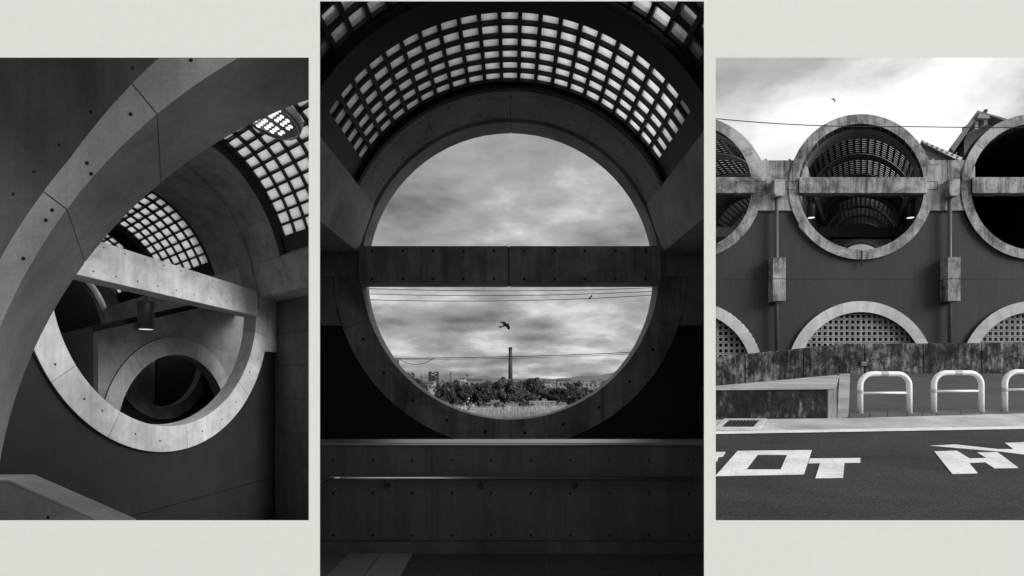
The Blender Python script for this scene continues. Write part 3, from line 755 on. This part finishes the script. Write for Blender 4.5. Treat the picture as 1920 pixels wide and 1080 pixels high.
for t0, t1 in ((-3.4, -1.12), (RT+1.2, RT+7.5)):
    for a0, a1 in ((18, 30.6), (147.4, 165)):
        if t0 < 0 and a0 > 90: continue
        MB().arc(fl, 2.93, 3.3, a0, a1, t0, t1, 4).build('glazing_edge', M_frame, gal, clip=CLIPL if t0 < 0 else ())
sec = lambda t: [fl.uv(2.88, .34, t), fl.uv(2.58, 1.12, t), fl.uv(3.0, 1.5, t), fl.uv(4.4, 1.5, t), fl.uv(4.4, .34, t)]
MB().prism(sec(-.02), -KL*3.4).build('springing_beam', M_con, gal, clip=CLIPL)
MB().prism(sec(RT+.02), KL*9).build('springing_beam', M_conl, gal)
secl = [fl.uv(-2.88, .34, RT+.02), fl.uv(-2.58, 1.12, RT+.02), fl.uv(-3.0, 1.5, RT+.02), fl.uv(-4.4, 1.5, RT+.02), fl.uv(-4.4, .34, RT+.02)]
MB().prism(secl, KL*9).build('springing_beam', M_con, gal)
items = []
for a in range(34, 110, 9):
    for t in (-.75, RT+.3, RT+.85): items.append((fl(radians(a), 2.84, t), -(fl(radians(a), 1, 0)-fl(0, 0, 0))))
holes_var(items, .02, gal)
# concrete side wall to the right, below the front springing beam
swp = [fl.uv(3.70, .34, -.02), fl.uv(3.70, .34, -3.4), fl.uv(3.70, -5.6, -3.4), fl.uv(3.70, -5.6, -.02)]
b = MB()
for v0, v1 in ((.34, -.55), (-.56, -1.42), (-1.43, -2.3), (-2.31, -3.2), (-3.21, -5.6)):
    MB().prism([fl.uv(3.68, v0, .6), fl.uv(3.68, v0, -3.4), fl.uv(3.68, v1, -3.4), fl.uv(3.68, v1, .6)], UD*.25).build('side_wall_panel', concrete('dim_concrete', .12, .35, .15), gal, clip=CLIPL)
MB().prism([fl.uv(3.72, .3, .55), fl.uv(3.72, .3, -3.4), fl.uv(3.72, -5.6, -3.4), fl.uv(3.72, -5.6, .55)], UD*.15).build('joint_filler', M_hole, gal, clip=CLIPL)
# deeper walls seen through the ring: arch in a wall, a second ring, a curved soffit
s2 = 1.34; f2 = frame(V3((-X0*s2, 0, EYE-1.0*s2*SC))+UD*12.7*s2, UD, ZD, KL)
r2i, r2o = 1.53*s2, 1.9*s2
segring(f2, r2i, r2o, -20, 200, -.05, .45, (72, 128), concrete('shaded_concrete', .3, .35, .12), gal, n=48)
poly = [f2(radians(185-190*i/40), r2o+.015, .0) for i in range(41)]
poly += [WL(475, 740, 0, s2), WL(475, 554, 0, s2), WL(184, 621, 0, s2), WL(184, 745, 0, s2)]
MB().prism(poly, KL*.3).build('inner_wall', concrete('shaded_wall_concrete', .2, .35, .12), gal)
A_, B_ = WL(184, 621, 0, s2), WL(475, 554, 0, s2)
for t0, t1 in ((.31, 3.2), (7.2, 11)):                              # unseen lid added to darken the back room, slot lights the curved soffit
    MB().prism([A_+KL*t0, B_+KL*t0, B_+KL*t1, A_+KL*t1], (0, 0, .25)).build('shade_lid', M_dark, gal)
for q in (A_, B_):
    MB().prism([q+KL*.31, q+KL*11, q+KL*11-ZD*5, q+KL*.31-ZD*5], UD*.08).build('shade_side', M_dark, gal)  # unseen sides added to shut daylight out of the back room
holes([f2.uv(u, v) for u in (-1.8, 1.8, 2.9, 3.6) for v in (2.3, 2.75) if hypot(u, v) > r2o+.2], NW, .03, gal)
s3 = 1.75; f3 = frame(V3((-X0*s3, 0, EYE+.5*s3*SC))+UD*12.4*s3, UD, ZD, KL)
segring(f3, 1.06*s3, 1.32*s3, -185, 5, 0, .4, (-92,), M_con, gal, n=40)
MB().prism([f3(radians(-185+190*i/30), 1.33*s3, .05) for i in range(31)]+[f3.uv(6, .1, .05), f3.uv(6, -5, .05), f3.uv(-6, -5, .05), f3.uv(-6, .1, .05)], KL*.3).build('dark_wall', M_dark, gal)
s4 = 2.1
MB().arc(frame(WL(300, 740, 0, s4), UD, ZD, KL), 2.0, 2.5, 5, 75, -1.1, .6, 24).build('curved_soffit', M_conl, gal, True)
MB().prism([WL(287.5, 660, 0, s4), WL(290.5, 660, 0, s4), WL(289.5, 752, 0, s4), WL(286, 752, 0, s4)], KL*.25).build('corner_post', M_conl, gal)
MB().prism([WL(228, 655, 0, s4), WL(287, 655, 0, s4), WL(287, 760, 0, s4), WL(228, 760, 0, s4)], KL*.2).build('inner_wall', M_con, gal)
MB().prism([WL(100, 600, 0, 2.6), WL(560, 600, 0, 2.6), WL(560, 900, 0, 2.6), WL(100, 900, 0, 2.6)], KL*.3).build('end_wall', M_dark, gal)
# far end of the vault
fe = RT+9.0
segring(fl, RL, 3.3, -200, 200-.1, fe, fe+.4, (0, 90), M_con, gal)
MB().arc(fl, 3.3, 6.5, 0, 360, fe+.05, fe+.4, 40).build('end_wall', M_con, gal)
MB().prism([fl.uv(-7, 4, fe+1.5), fl.uv(7, 4, fe+1.5), fl.uv(7, -6, fe+1.5), fl.uv(-7, -6, fe+1.5)], KL*.3).build('end_wall', M_dark, gal)
# floors and outer shell of the gallery
gf = struct(MB().prism([V3((-.3445*2.9, 2.9, EYE-3.75*SC)), V3((-.3445*60, 60, EYE-3.75*SC)), V3((-70, 60, EYE-3.75*SC)), V3((-40, 2.9, EYE-3.75*SC))], (0, 0, -.3)).build('gallery_floor', M_dark))

# near arch, facing the viewer
YA = 4.4; YB = YA*1039.0/872.6
RA = 1039.0/F*YA
fn = frame(P(958.7, 1012.7, YA), (1, 0, 0), (0, 0, 1), P(859.5, 1013, YB)-P(958.7, 1012.7, YA))
CG = P(1096.6, 981, YA); RG = 1183.0/F*YA
near = thing('near_arch', 'huge pale concrete arch rib sweeping overhead in front of the gallery', 'arch', P(0, 900, YA))
def between(th0, th1, n, rin, cout, rout, off=0):
    """region of the front plane between two non-concentric circles"""
    C0 = fn(0, 0, 0); inn, out = [], []
    for i in range(n+1):
        a = radians(th0+(th1-th0)*i/n); d = V3((cos(a), 0, sin(a)))
        p = C0+d*rin; inn.append(p)
        w_ = C0-cout; bq = w_.dot(d); cq = w_.dot(w_)-rout*rout
        t = max(-bq+sqrt(max(0, bq*bq-cq)), RA+.22+off); out.append(C0+d*t)
    return inn, out
KA = P(859.5, 1013, YB)-P(958.7, 1012.7, YA)
for a0, a1 in ((195, 143.4), (143.25, 129.8), (129.65, 99)):
    inn, out = between(a0, a1, 20, RA, CG, RG)
    MB().prism(inn+out[::-1], KA).build('arch_segment', M_conl, near, clip=CLIPL)
inn, out = between(195, 99, 50, RA+.02, CG, RG-.02, -.02)
MB().prism([q+KA*.05 for q in inn+out[::-1]], KA*.9).build('joint_filler', M_hole, near, clip=CLIPL)
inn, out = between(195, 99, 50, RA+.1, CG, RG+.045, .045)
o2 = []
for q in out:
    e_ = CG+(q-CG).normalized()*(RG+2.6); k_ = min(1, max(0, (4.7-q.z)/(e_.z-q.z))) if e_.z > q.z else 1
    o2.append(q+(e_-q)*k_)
MB().prism([q+V3((0, .3, 0)) for q in out+o2[::-1]], KA*.6).build('outer_wall', concrete('shade_toned_concrete', .17, .5, .2), near, clip=CLIPL)  # same concrete as the arch, its shade put into a darker colour
holes([P(x, y, YA) for x, y in ((358, 113), (245, 214), (163, 306), (171, 326), (98, 394), (86, 413), (44, 485))], (0, -1, 0), .015, near)
holes([P(x, y, YA+.3) for x, y in ((170, 210), (111, 272), (64, 322), (249, 128), (71, 378), (52, 416), (25, 364))], (0, -1, 0), .013, near)
MB().box((-9, 2.2, 4.62), (-2.9, 5.4, 4.8)).build('shade_slab', M_dark, near)  # unseen slab added overhead to keep skylight off the outer wall
MB().prism([V3((-3.02, 2.9, 4.62)), V3((-3.02, 2.9, 3.5)), V3((-3.02, 4.38, 4.06)), V3((-3.02, 4.38, 4.62))], (.12, 0, 0)).build('shade_fin', M_dark, near)  # unseen fin added to shade the upper left of the outer wall
# stair parapet at the foot
sp = thing('stair_parapet', 'pale concrete stair parapet sloping down below the dark gallery wall', 'parapet', P(60, 975, 6.2))
YS = 6.2
MB().prism([P(-60, 904, YS), P(15, 904, YS), P(215, 991, YS), P(215, 1120, YS), P(-60, 1120, YS)], (0, .3, 0)).build('parapet_body', M_con, sp)
MB().prism([P(-60, 899.5, YS-.02), P(15.5, 899.5, YS-.02), P(216, 987, YS-.02), P(216, 990.5, YS-.02), P(15, 903.5, YS-.02), P(-60, 903.5, YS-.02)], (0, .34, 0)).build('parapet_cap', M_conl, sp)
holes([P(90, 970, YS), P(-2, 960, YS)], (0, -1, 0), .018, sp)
# lamps
pendant('pendant_lamp', 'dark cylinder lamp hanging below the slanting cross beam', P(273.5, 617, 15.2*SC), .19*SC, .72*SC, rod=.5)
def bowl():
    c = P(503, 222, 9.3*SC); t = thing('bowl_lamp', 'large round reflector lamp half hidden behind the near arch under the glass vault', 'lamp', c)
    R_ = 58/F*9.3*SC; ax = V3((.25, .25, .95)).normalized()
    MB().lathe([(R_*.9, .05), (R_, -.02), (R_*1.04, .02), (R_*1.04, .22), (R_*.8, .34), (R_*.2, .36)], c, 40, ax).build('housing', M_iron, t, True)
    MB().lathe([(R_*.93, .004), (R_*.95, -.035), (R_*1.0, -.035), (R_*1.0, .01)], c, 40, ax).build('rim', M_steel, t, True)
    MB().lathe([(R_*.92, -.005), (R_*.92, .02)], c, 40, ax).build('glass', M_steel, t)
    q = ax.to_track_quat('Z', 'Y')
    for i in range(-4, 5):
        for j in range(-4, 5):
            if hypot(i, j) < 4.1 and (abs(i) > .5):
                MB().lathe([(.005, .0), (R_*.07, .012), (R_*.08, .03)], c+q @ V3((i*R_*.2, j*R_*.2, -.03)), 8, ax).build('lens', M_lens, t)
bowl()

# ------------------------------------------------------------------ landscape seen through the round opening
GZ = -2.5
def gy(py): return (EYE-GZ)*F/(py-HZ)                               # distance of a point of the plain seen at row py
def L3(px, y, z=GZ): return V3(((px-CX)/F*y, y, z))
def clump(b, c, r, n, size):
    for _ in range(n):
        d = V3((random.gauss(0, 1), random.gauss(0, 1), random.gauss(0, 1))).normalized()*r*(.55+.5*random.random())
        p = c+d; u = V3((random.gauss(0, 1), random.gauss(0, 1), random.gauss(0, 1))).normalized(); v = u.orthogonal().normalized()
        s = size*random.uniform(.6, 1.3)
        b.add([p-u*s, p+v*s*.6, p+u*s, p-v*s*.6], [(0, 1, 2, 3)])
def tree(label, px, y, wpx, top, m, name='leafy_tree', n=46, leaf=None, base=GZ, group='trees beyond the meadow'):
    h = EYE+(HZ-top)/F*y-base; wd = wpx/F*y/2
    c = L3(px, y, base); t = thing(name, label, 'tree', c, group)
    leaf = leaf or .0022*y
    tr = MB(); tr.tube([c, c+V3((0, 0, h*.3)), c+V3((wd*.08, 0, h*.62))], [h*.04, h*.03, h*.012], 7)
    for k in range(6):
        a = random.uniform(0, 6.28); z = h*random.uniform(.25, .5)
        tr.tube([c+V3((0, 0, z)), c+V3((cos(a)*wd*.6, sin(a)*wd*.6, z+h*.3))], [h*.016, h*.005], 5)
    tr.build('trunk', M_bark, t, True)
    b = MB(); cr = c+V3((0, 0, h*.5))
    for k in range(n):
        d = V3((random.gauss(0, 1), random.gauss(0, 1), random.gauss(0, 1))).normalized()*random.uniform(.35, 1)**.6
        rr = random.uniform(.14, .26)
        p = cr+V3((d.x*wd*(1-rr), d.y*wd*(1-rr), d.z*h*.5*(1-rr*.7)))
        clump(b, p, rr*min(wd, h*.5)*1.15, 60, leaf)
    b.build('crown', m, t, fix=False)
    return t
tree('wide dark bushy tree behind the cyclist', 850, 92, 88, 712, M_leaf, n=60)
tree('dark rounded tree next to the wide bushy tree', 903, 96, 62, 716, M_leaf, n=46)
tree('tall mid-green tree at the foot of the chimney', 946, 98, 62, 706, M_leaf2, n=60)
tree('rounded tree with a dense dark crown beside the chimney tree', 1000, 120, 46, 708, M_leaf, n=46)
tree('low spreading tree between the chimney tree and the white rail', 985, 88, 60, 733, M_leaf2, n=40)
tree('broad round dark tree by the white rail', 1076, 90, 78, 714, M_leaf, n=64)
tree('low tree running out of sight at the ring edge below the hill', 1128, 92, 50, 737, M_leaf2, n=44)
tree('small dark tree below the lattice tower', 782, 110, 44, 706, M_leaf, n=40)
tree('pale shrub tree in front of the far houses', 1030, 104, 50, 728, M_leaf2, n=40)
tree('dark hedge tree filling the gap between the two dark bushy trees', 876, 98, 60, 722, M_leaf, n=40)
tree('dark tree behind the low spreading tree', 968, 106, 56, 722, M_leaf, n=40)
tree('dark tree between the white rail and the round tree', 1045, 100, 50, 724, M_leaf, n=40)
tree('shrub at the left end of the meadow', 818, 84, 30, 744, M_leaf, n=24, name='shrub')
for px, y, wd, tp, lab in ((905, 80, 34, 751, 'low shrub between the cyclist and the thin stake'), (935, 79, 30, 753, 'low shrub below the tall chimney tree'), (984, 81, 26, 750, 'low shrub at the end of the white guard rail'), (1090, 80, 40, 748, 'low shrub in front of the broad round tree'), (862, 84, 26, 752, 'low shrub directly behind the cyclist')):
    tree(lab, px, y, wd, tp, M_leaf2, n=18, name='shrub', group='shrubs along the meadow edge')
far = MB()
for k in range(150):
    px = random.uniform(640, 1280); y = random.uniform(220, 420)
    c = L3(px, y); h = random.uniform(2, 4.2); clump(far, c+V3((0, 0, h*.5)), h*.6, 60, .45)
fo = far.build('distant_wood', M_leaf, fix=False); fo['kind'] = 'stuff'; fo['label'] = 'dark band of far woods and gardens on the plain'; fo['category'] = 'wood'
# meadow
gr = MB()
for k in range(15000):
    y = random.uniform(58, 84); px = random.uniform(800, 1140)
    if y < 77 and px < 896: continue
    p = L3(px, y); h = random.uniform(.35, .8); a = random.uniform(0, pi); d = V3((cos(a), sin(a), 0))*.035; ln = V3((random.uniform(-.15, .15), random.uniform(-.15, .15), h))
    gr.add([p-d, p+d, p+ln], [(0, 1, 2)])
go_ = gr.build('tall_grass', M_grass, fix=False); go_['kind'] = 'stuff'; go_['label'] = 'pale dry tall grass of the meadow'; go_['category'] = 'grass'
struct(MB().prism([L3(560, 57, GZ+.01), L3(1360, 57, GZ+.01), L3(1360, 86, GZ+.01), L3(560, 86, GZ+.01)], (0, 0, .02)).build('meadow', leafm('dry_meadow', .30)))
# hills
def hill(pts, y, depth, name):
    n = len(pts); b = MB(); rows = 8
    for j in range(rows+1):
        f = j/rows; prof = sin(f*pi)**.8 if 0 < f < 1 else 0
        for px, py in pts:
            yy = y+depth*(f-.5); z = GZ-1+(EYE+(HZ-py)/F*y-GZ)*prof*(1+.05*sin(px*.2+j))
            b.v.append(((px-CX)/F*y, yy, z))
    for j in range(rows):
        for i in range(n-1): a = j*n+i; b.f.append((a, a+1, a+n+1, a+n))
    return struct(b.build(name, M_hill, smooth=True))
def ridge(x0, x1, f): return [(x, f(x)) for x in range(x0, x1+1, 10)]
hill(ridge(1020, 1420, lambda x: 712-13*math.exp(-((x-1170)/80.)**2)-3*math.exp(-((x-1080)/30.)**2)-1.0*sin(x*.11)), 2600, 900, 'hill')
hill(ridge(560, 1150, lambda x: 711-3.0*math.exp(-((x-900)/130.)**2)-.8*sin(x*.07)), 3400, 900, 'hill')
# chimney
ch = thing('chimney', 'tall slender brick chimney standing alone above the trees', 'chimney', L3(957, 480))
c = L3(957, 480); hch = EYE+(HZ-651)/F*480-GZ
MB().lathe([(1.85, 0), (1.42, hch*.94)], c, 20).build('shaft', mat('chimney_brick', .055, .85), ch, True)
MB().lathe([(1.55, hch*.94), (1.6, hch), (1.1, hch), (1.1, hch*.97)], c, 20).build('collar', mat('sooty_collar', .03, .9), ch)
# lattice towers and other small far structures
def lattice(label, px, y, wpx, top, floors, nm='lattice_tower'):
    t = thing(nm, label, 'tower', L3(px, y), 'industrial lattice towers'); wd = wpx/F*y/2; h = EYE+(HZ-top)/F*y-GZ
    c = L3(px, y); r = .14*y/200
    for sx in (-1, 1):
        for sy in (-1, 1):
            p = c+V3((sx*wd, sy*wd, 0)); MB().tube([p, p+V3((0, 0, h))], r*1.6, 5).build('leg', M_iron, t)
    for k in range(1, floors+1):
        z = h*(.45+.55*k/floors)
        MB().box((c.x-wd*1.15, c.y-wd*1.15, c.z+z-.05), (c.x+wd*1.15, c.y+wd*1.15, c.z+z+.05)).build('deck', M_iron, t)
        for sx in (-1, 1): MB().tube([c+V3((sx*wd, -wd, z)), c+V3((-sx*wd, -wd, z-h*.55/floors))], r, 4).build('brace', M_iron, t)
    MB().box((c.x-wd*.5, c.y-wd*.5, c.z+h*.5), (c.x+wd*.4, c.y+wd*.5, c.z+h*.78)).build('tank', M_bld, t)
lattice('wide lattice tower with three decks on the far plain', 813, 230, 15, 697, 3)
lattice('small lattice tower half hidden by the ring edge', 770, 240, 10, 699, 2)
for px, top, lab in ((845, 697, 'thin far pole beside the wide lattice tower'), (876, 701, 'thin far pole above the flat shed roof'), (790, 703, 'short far pole between the two lattice towers')):
    c = L3(px, 230); h = EYE+(HZ-top)/F*230-GZ
    t = thing('far_pole', lab, 'pole', c, 'thin poles on the plain')
    MB().tube([c, c+V3((0, 0, h))], .13, 5).build('shaft', M_iron, t); MB().box((c.x-.5, c.y-.06, c.z+h-.7), (c.x+.5, c.y+.06, c.z+h-.5)).build('crossarm', M_iron, t)
def house(label, px, y, wpx, top, roofpx, mw, mr, dep=6):
    c = L3(px, y); wd = wpx/F*y/2; h = EYE+(HZ-top)/F*y-GZ; t = thing('far_house', label, 'house', c, 'far houses on the plain')
    MB().box((c.x-wd, c.y, c.z), (c.x+wd, c.y+dep, c.z+h)).build('wall', mw, t)
    rh = roofpx/F*y
    MB().prism([c+V3((-wd*1.1, -.3, h+.01)), c+V3((wd*1.1, -.3, h+.01)), c+V3((wd*.9, -.3, h+rh)), c+V3((-wd*.9, -.3, h+rh))], (0, dep+.6, 0)).build('roof', mr, t)
    for k in (-.5, 0, .5): MB().box((c.x+wd*(k-.12), c.y-.05, c.z+h*.5), (c.x+wd*(k+.12), c.y-.002, c.z+h*.8)).build('window', M_iron, t)
house('long flat shed with a dark roof beneath the thin pole', 885, 200, 42, 713, 3, M_bld, M_tile)
house('boxy plant room on the end of the flat shed', 868, 196, 9, 710, 2, M_bldl, M_tile)
house('small pale house right of the rounded dark tree', 1028, 170, 12, 718, 3, M_bldl, M_tile)
house('low pale building below the hill', 1108, 260, 30, 719, 2, M_bldl, M_bldl)
house('dark roofed house in front of the hill', 1058, 210, 26, 713, 3, M_bld, M_tile)
house('pale low store under the lattice towers', 822, 150, 30, 726, 2, M_bldl, M_bld)
house('grey house at the ring edge under the small tower', 800, 170, 26, 718, 3, M_bld, M_tile)
# white guard rail
wr = thing('guard_rail', 'white guard rail crossing below the round dark trees', 'rail', L3(1018, 84))
for z in (.75, 1.0): MB().tube([L3(992, 84, GZ+z), L3(1042, 84, GZ+z)], .06, 6).build('rail', M_bldl, wr)
for k in range(6): p = L3(994+9*k, 84); MB().tube([p, p+V3((0, 0, 1.0))], .04, 6).build('post', M_bldl, wr)
for px, tp, lab in ((962, 755, 'thin pale stake below the chimney'), (1003, 756, 'thin pale stake in front of the white guard rail')):
    c = L3(px, 78); h = EYE+(HZ-tp)/F*78-GZ
    t = thing('stake', lab, 'stake', c, 'stakes in the meadow'); MB().tube([c, c+V3((.03, 0, h))], [.05, .04], 6).lathe([(.07, h-.1), (.07, h+.05)], c, 6).build('post', M_bldl, t)
# cables
YC = 21.0
pole = thing('utility_pole', 'concrete utility pole with insulators at the edge of the round opening', 'pole', P(676, 900, YC))
MB().tube([P(668, 935, YC), P(668, 470, YC)], [.16, .12], 10).build('shaft', M_con, pole, True)
for yy in (541, 551.5, 562):
    MB().tube([P(668, yy, YC), P(690, yy, YC)], .025, 6).build('crossarm', M_iron, pole)
    MB().lathe([(.03, 0), (.055, .03), (.03, .06), (.055, .09), (.02, .12)], P(688, yy+2, YC), 8).build('insulator', M_bld, pole)
for k, (ya, yb2, sg) in enumerate(((541, 539, .13), (551, 545, .14), (562, 551, .16))):
    tag(MB().tube(wirepts(P(688, ya, YC), P(1300, yb2-3, YC+1), sg), .012, 5).build('power_line', M_wire), ('highest', 'middle', 'lowest')[k]+' of three parallel black cables under the cross beam', 'cable', 'cables under the cross beam')
tag(MB().tube(wirepts(P(700, 672, YC), P(1260, 657, YC+1), .07), .014, 5).build('telephone_line', M_wire), 'black cable crossing in front of the chimney', 'cable')
tag(MB().tube(wirepts(P(700, 673.5, YC+.1), P(1260, 659.5, YC+1.1), .09), .009, 5).build('telephone_line', M_wire), 'thinner black cable hung just under the cable crossing the chimney', 'cable')
tag(MB().tube(wirepts(P(748, 673, YC), P(815, 670.5, YC), .22), .010, 5).build('loop_wire', M_wire), 'slack loop of wire beside the dark terminal box', 'cable')
tb = thing('terminal_box', 'dark terminal box hanging on the cable at the ring edge', 'box', P(738, 678, YC))
MB().box(tuple(P(729, 682, YC-.1)), tuple(P(746, 674.5, YC-.1)+V3((0, .25, 0)))).build('case', M_iron, tb, bevel=.01)
MB().tube([P(737, 674.5, YC), P(737, 671, YC)], .015, 6).build('hanger', M_iron, tb)
tg = thing('cable_tag', 'small slanted tag on the lowest cable', 'tag', P(1107, 557, YC+.7)); MB().tube([P(1104, 561, YC+.7), P(1110, 554, YC+.7)], .03, 5).build('plate', M_iron, tg)
bird('dark forked-tail bird flying above the chimney', P(947, 610, 26), .78, radians(-62), radians(35), radians(20))

# ------------------------------------------------------------------ cyclist
cy_y = gy(772.5)
cb = L3(879, cy_y)
bk = thing('bicycle', 'pale bicycle ridden along the edge of the meadow', 'bicycle', cb)
def B(x, z, dy=0): return cb+V3((x, dy, z))
for x in (-.52, .52):
    wh = MB().tube([B(x+.33*cos(2*pi*k/20), .34+.33*sin(2*pi*k/20)) for k in range(20)], .025, 6, closed=True).build('wheel', M_lcloth, bk)
    MB().tube([B(x, .34, -.05), B(x, .34, .05)], .04, 6).build('hub', M_iron, wh)
b = MB()
for p, q in (((-.52, .34), (-.12, .36)), ((-.12, .36), (-.22, .85)), ((-.22, .85), (-.52, .34)), ((-.22, .78), (.36, .8)), ((-.12, .36), (.36, .72)), ((.34, .95), (.52, .34))): b.tube([B(*p), B(*q)], .025, 6)
b.build('frame', M_lcloth, bk)
MB().tube([B(.34, .95, -.25), B(.36, 1.0, 0), B(.34, .95, .25)], .02, 6).build('handlebar', M_iron, bk)
MB().lathe([(.02, 0), (.1, .02), (.08, .06), (.02, .07)], B(-.24, .86), 8).build('saddle', M_iron, bk)
MB().box(tuple(B(.42, .72, -.15)), tuple(B(.68, .95, .15))).build('basket', M_lcloth, bk)
MB().tube([B(-.12, .36, -.12), B(-.12, .36, .12)], .03, 6).build('crank', M_iron, bk)
pe = thing('person', 'person in a dark jacket riding the pale bicycle', 'person', B(-.22, .9))
def skin(name, pts, edges, rad, m, parent):
    me = bpy.data.meshes.new(name); me.from_pydata([tuple(p) for p in pts], edges, []); o = link(name, me, m, parent)
    md = o.modifiers.new('skin', 'SKIN'); md.use_smooth_shade = True
    for i, r_ in enumerate(rad): me.skin_vertices[0].data[i].radius = (r_, r_)
    me.skin_vertices[0].data[0].use_root = True
    o.modifiers.new('sub', 'SUBSURF').levels = 1
    o.modifiers['sub'].render_levels = 1
    return o
pts = [B(-.22, .95), B(-.14, 1.2), B(-.04, 1.42), B(-.02, 1.52), B(.0, 1.64), B(0, 1.74),
       B(-.06, 1.38, -.19), B(.12, 1.18, -.24), B(.32, 1.0, -.24), B(-.06, 1.38, .19), B(.12, 1.18, .24), B(.32, 1.0, .24),
       B(-.2, .93, -.1), B(.12, .72, -.12), B(.02, .36, -.12), B(.14, .3, -.12), B(-.2, .93, .1), B(.1, .66, .12), B(-.14, .26, .12), B(-.0, .2, .12)]
ed = [(0, 1), (1, 2), (2, 3), (3, 4), (4, 5), (2, 6), (6, 7), (7, 8), (2, 9), (9, 10), (10, 11), (0, 12), (12, 13), (13, 14), (14, 15), (0, 16), (16, 17), (17, 18), (18, 19)]
rad = [.15, .15, .15, .06, .1, .085, .07, .05, .04, .07, .05, .04, .1, .075, .05, .04, .1, .075, .05, .04]
body = skin('body', pts, ed, rad, M_shirt, pe)
MB().lathe([(.03, 0), (.1, .03), (.115, .09), (.1, .16), (.05, .2)], B(0, 1.57), 12).build('head', M_skin, pe, True)
MB().lathe([(.122, .0), (.125, .05), (.09, .1), (.03, .125)], B(-.01, 1.68), 12).build('cap', M_lcloth, pe, True)
MB().prism([B(-.24, 1.28, -.2), B(-.02, 1.22, -.2), B(.02, 1.42, -.2), B(-.1, 1.45, -.2)], (0, -.03, 0)).build('vest', M_lcloth, pe)
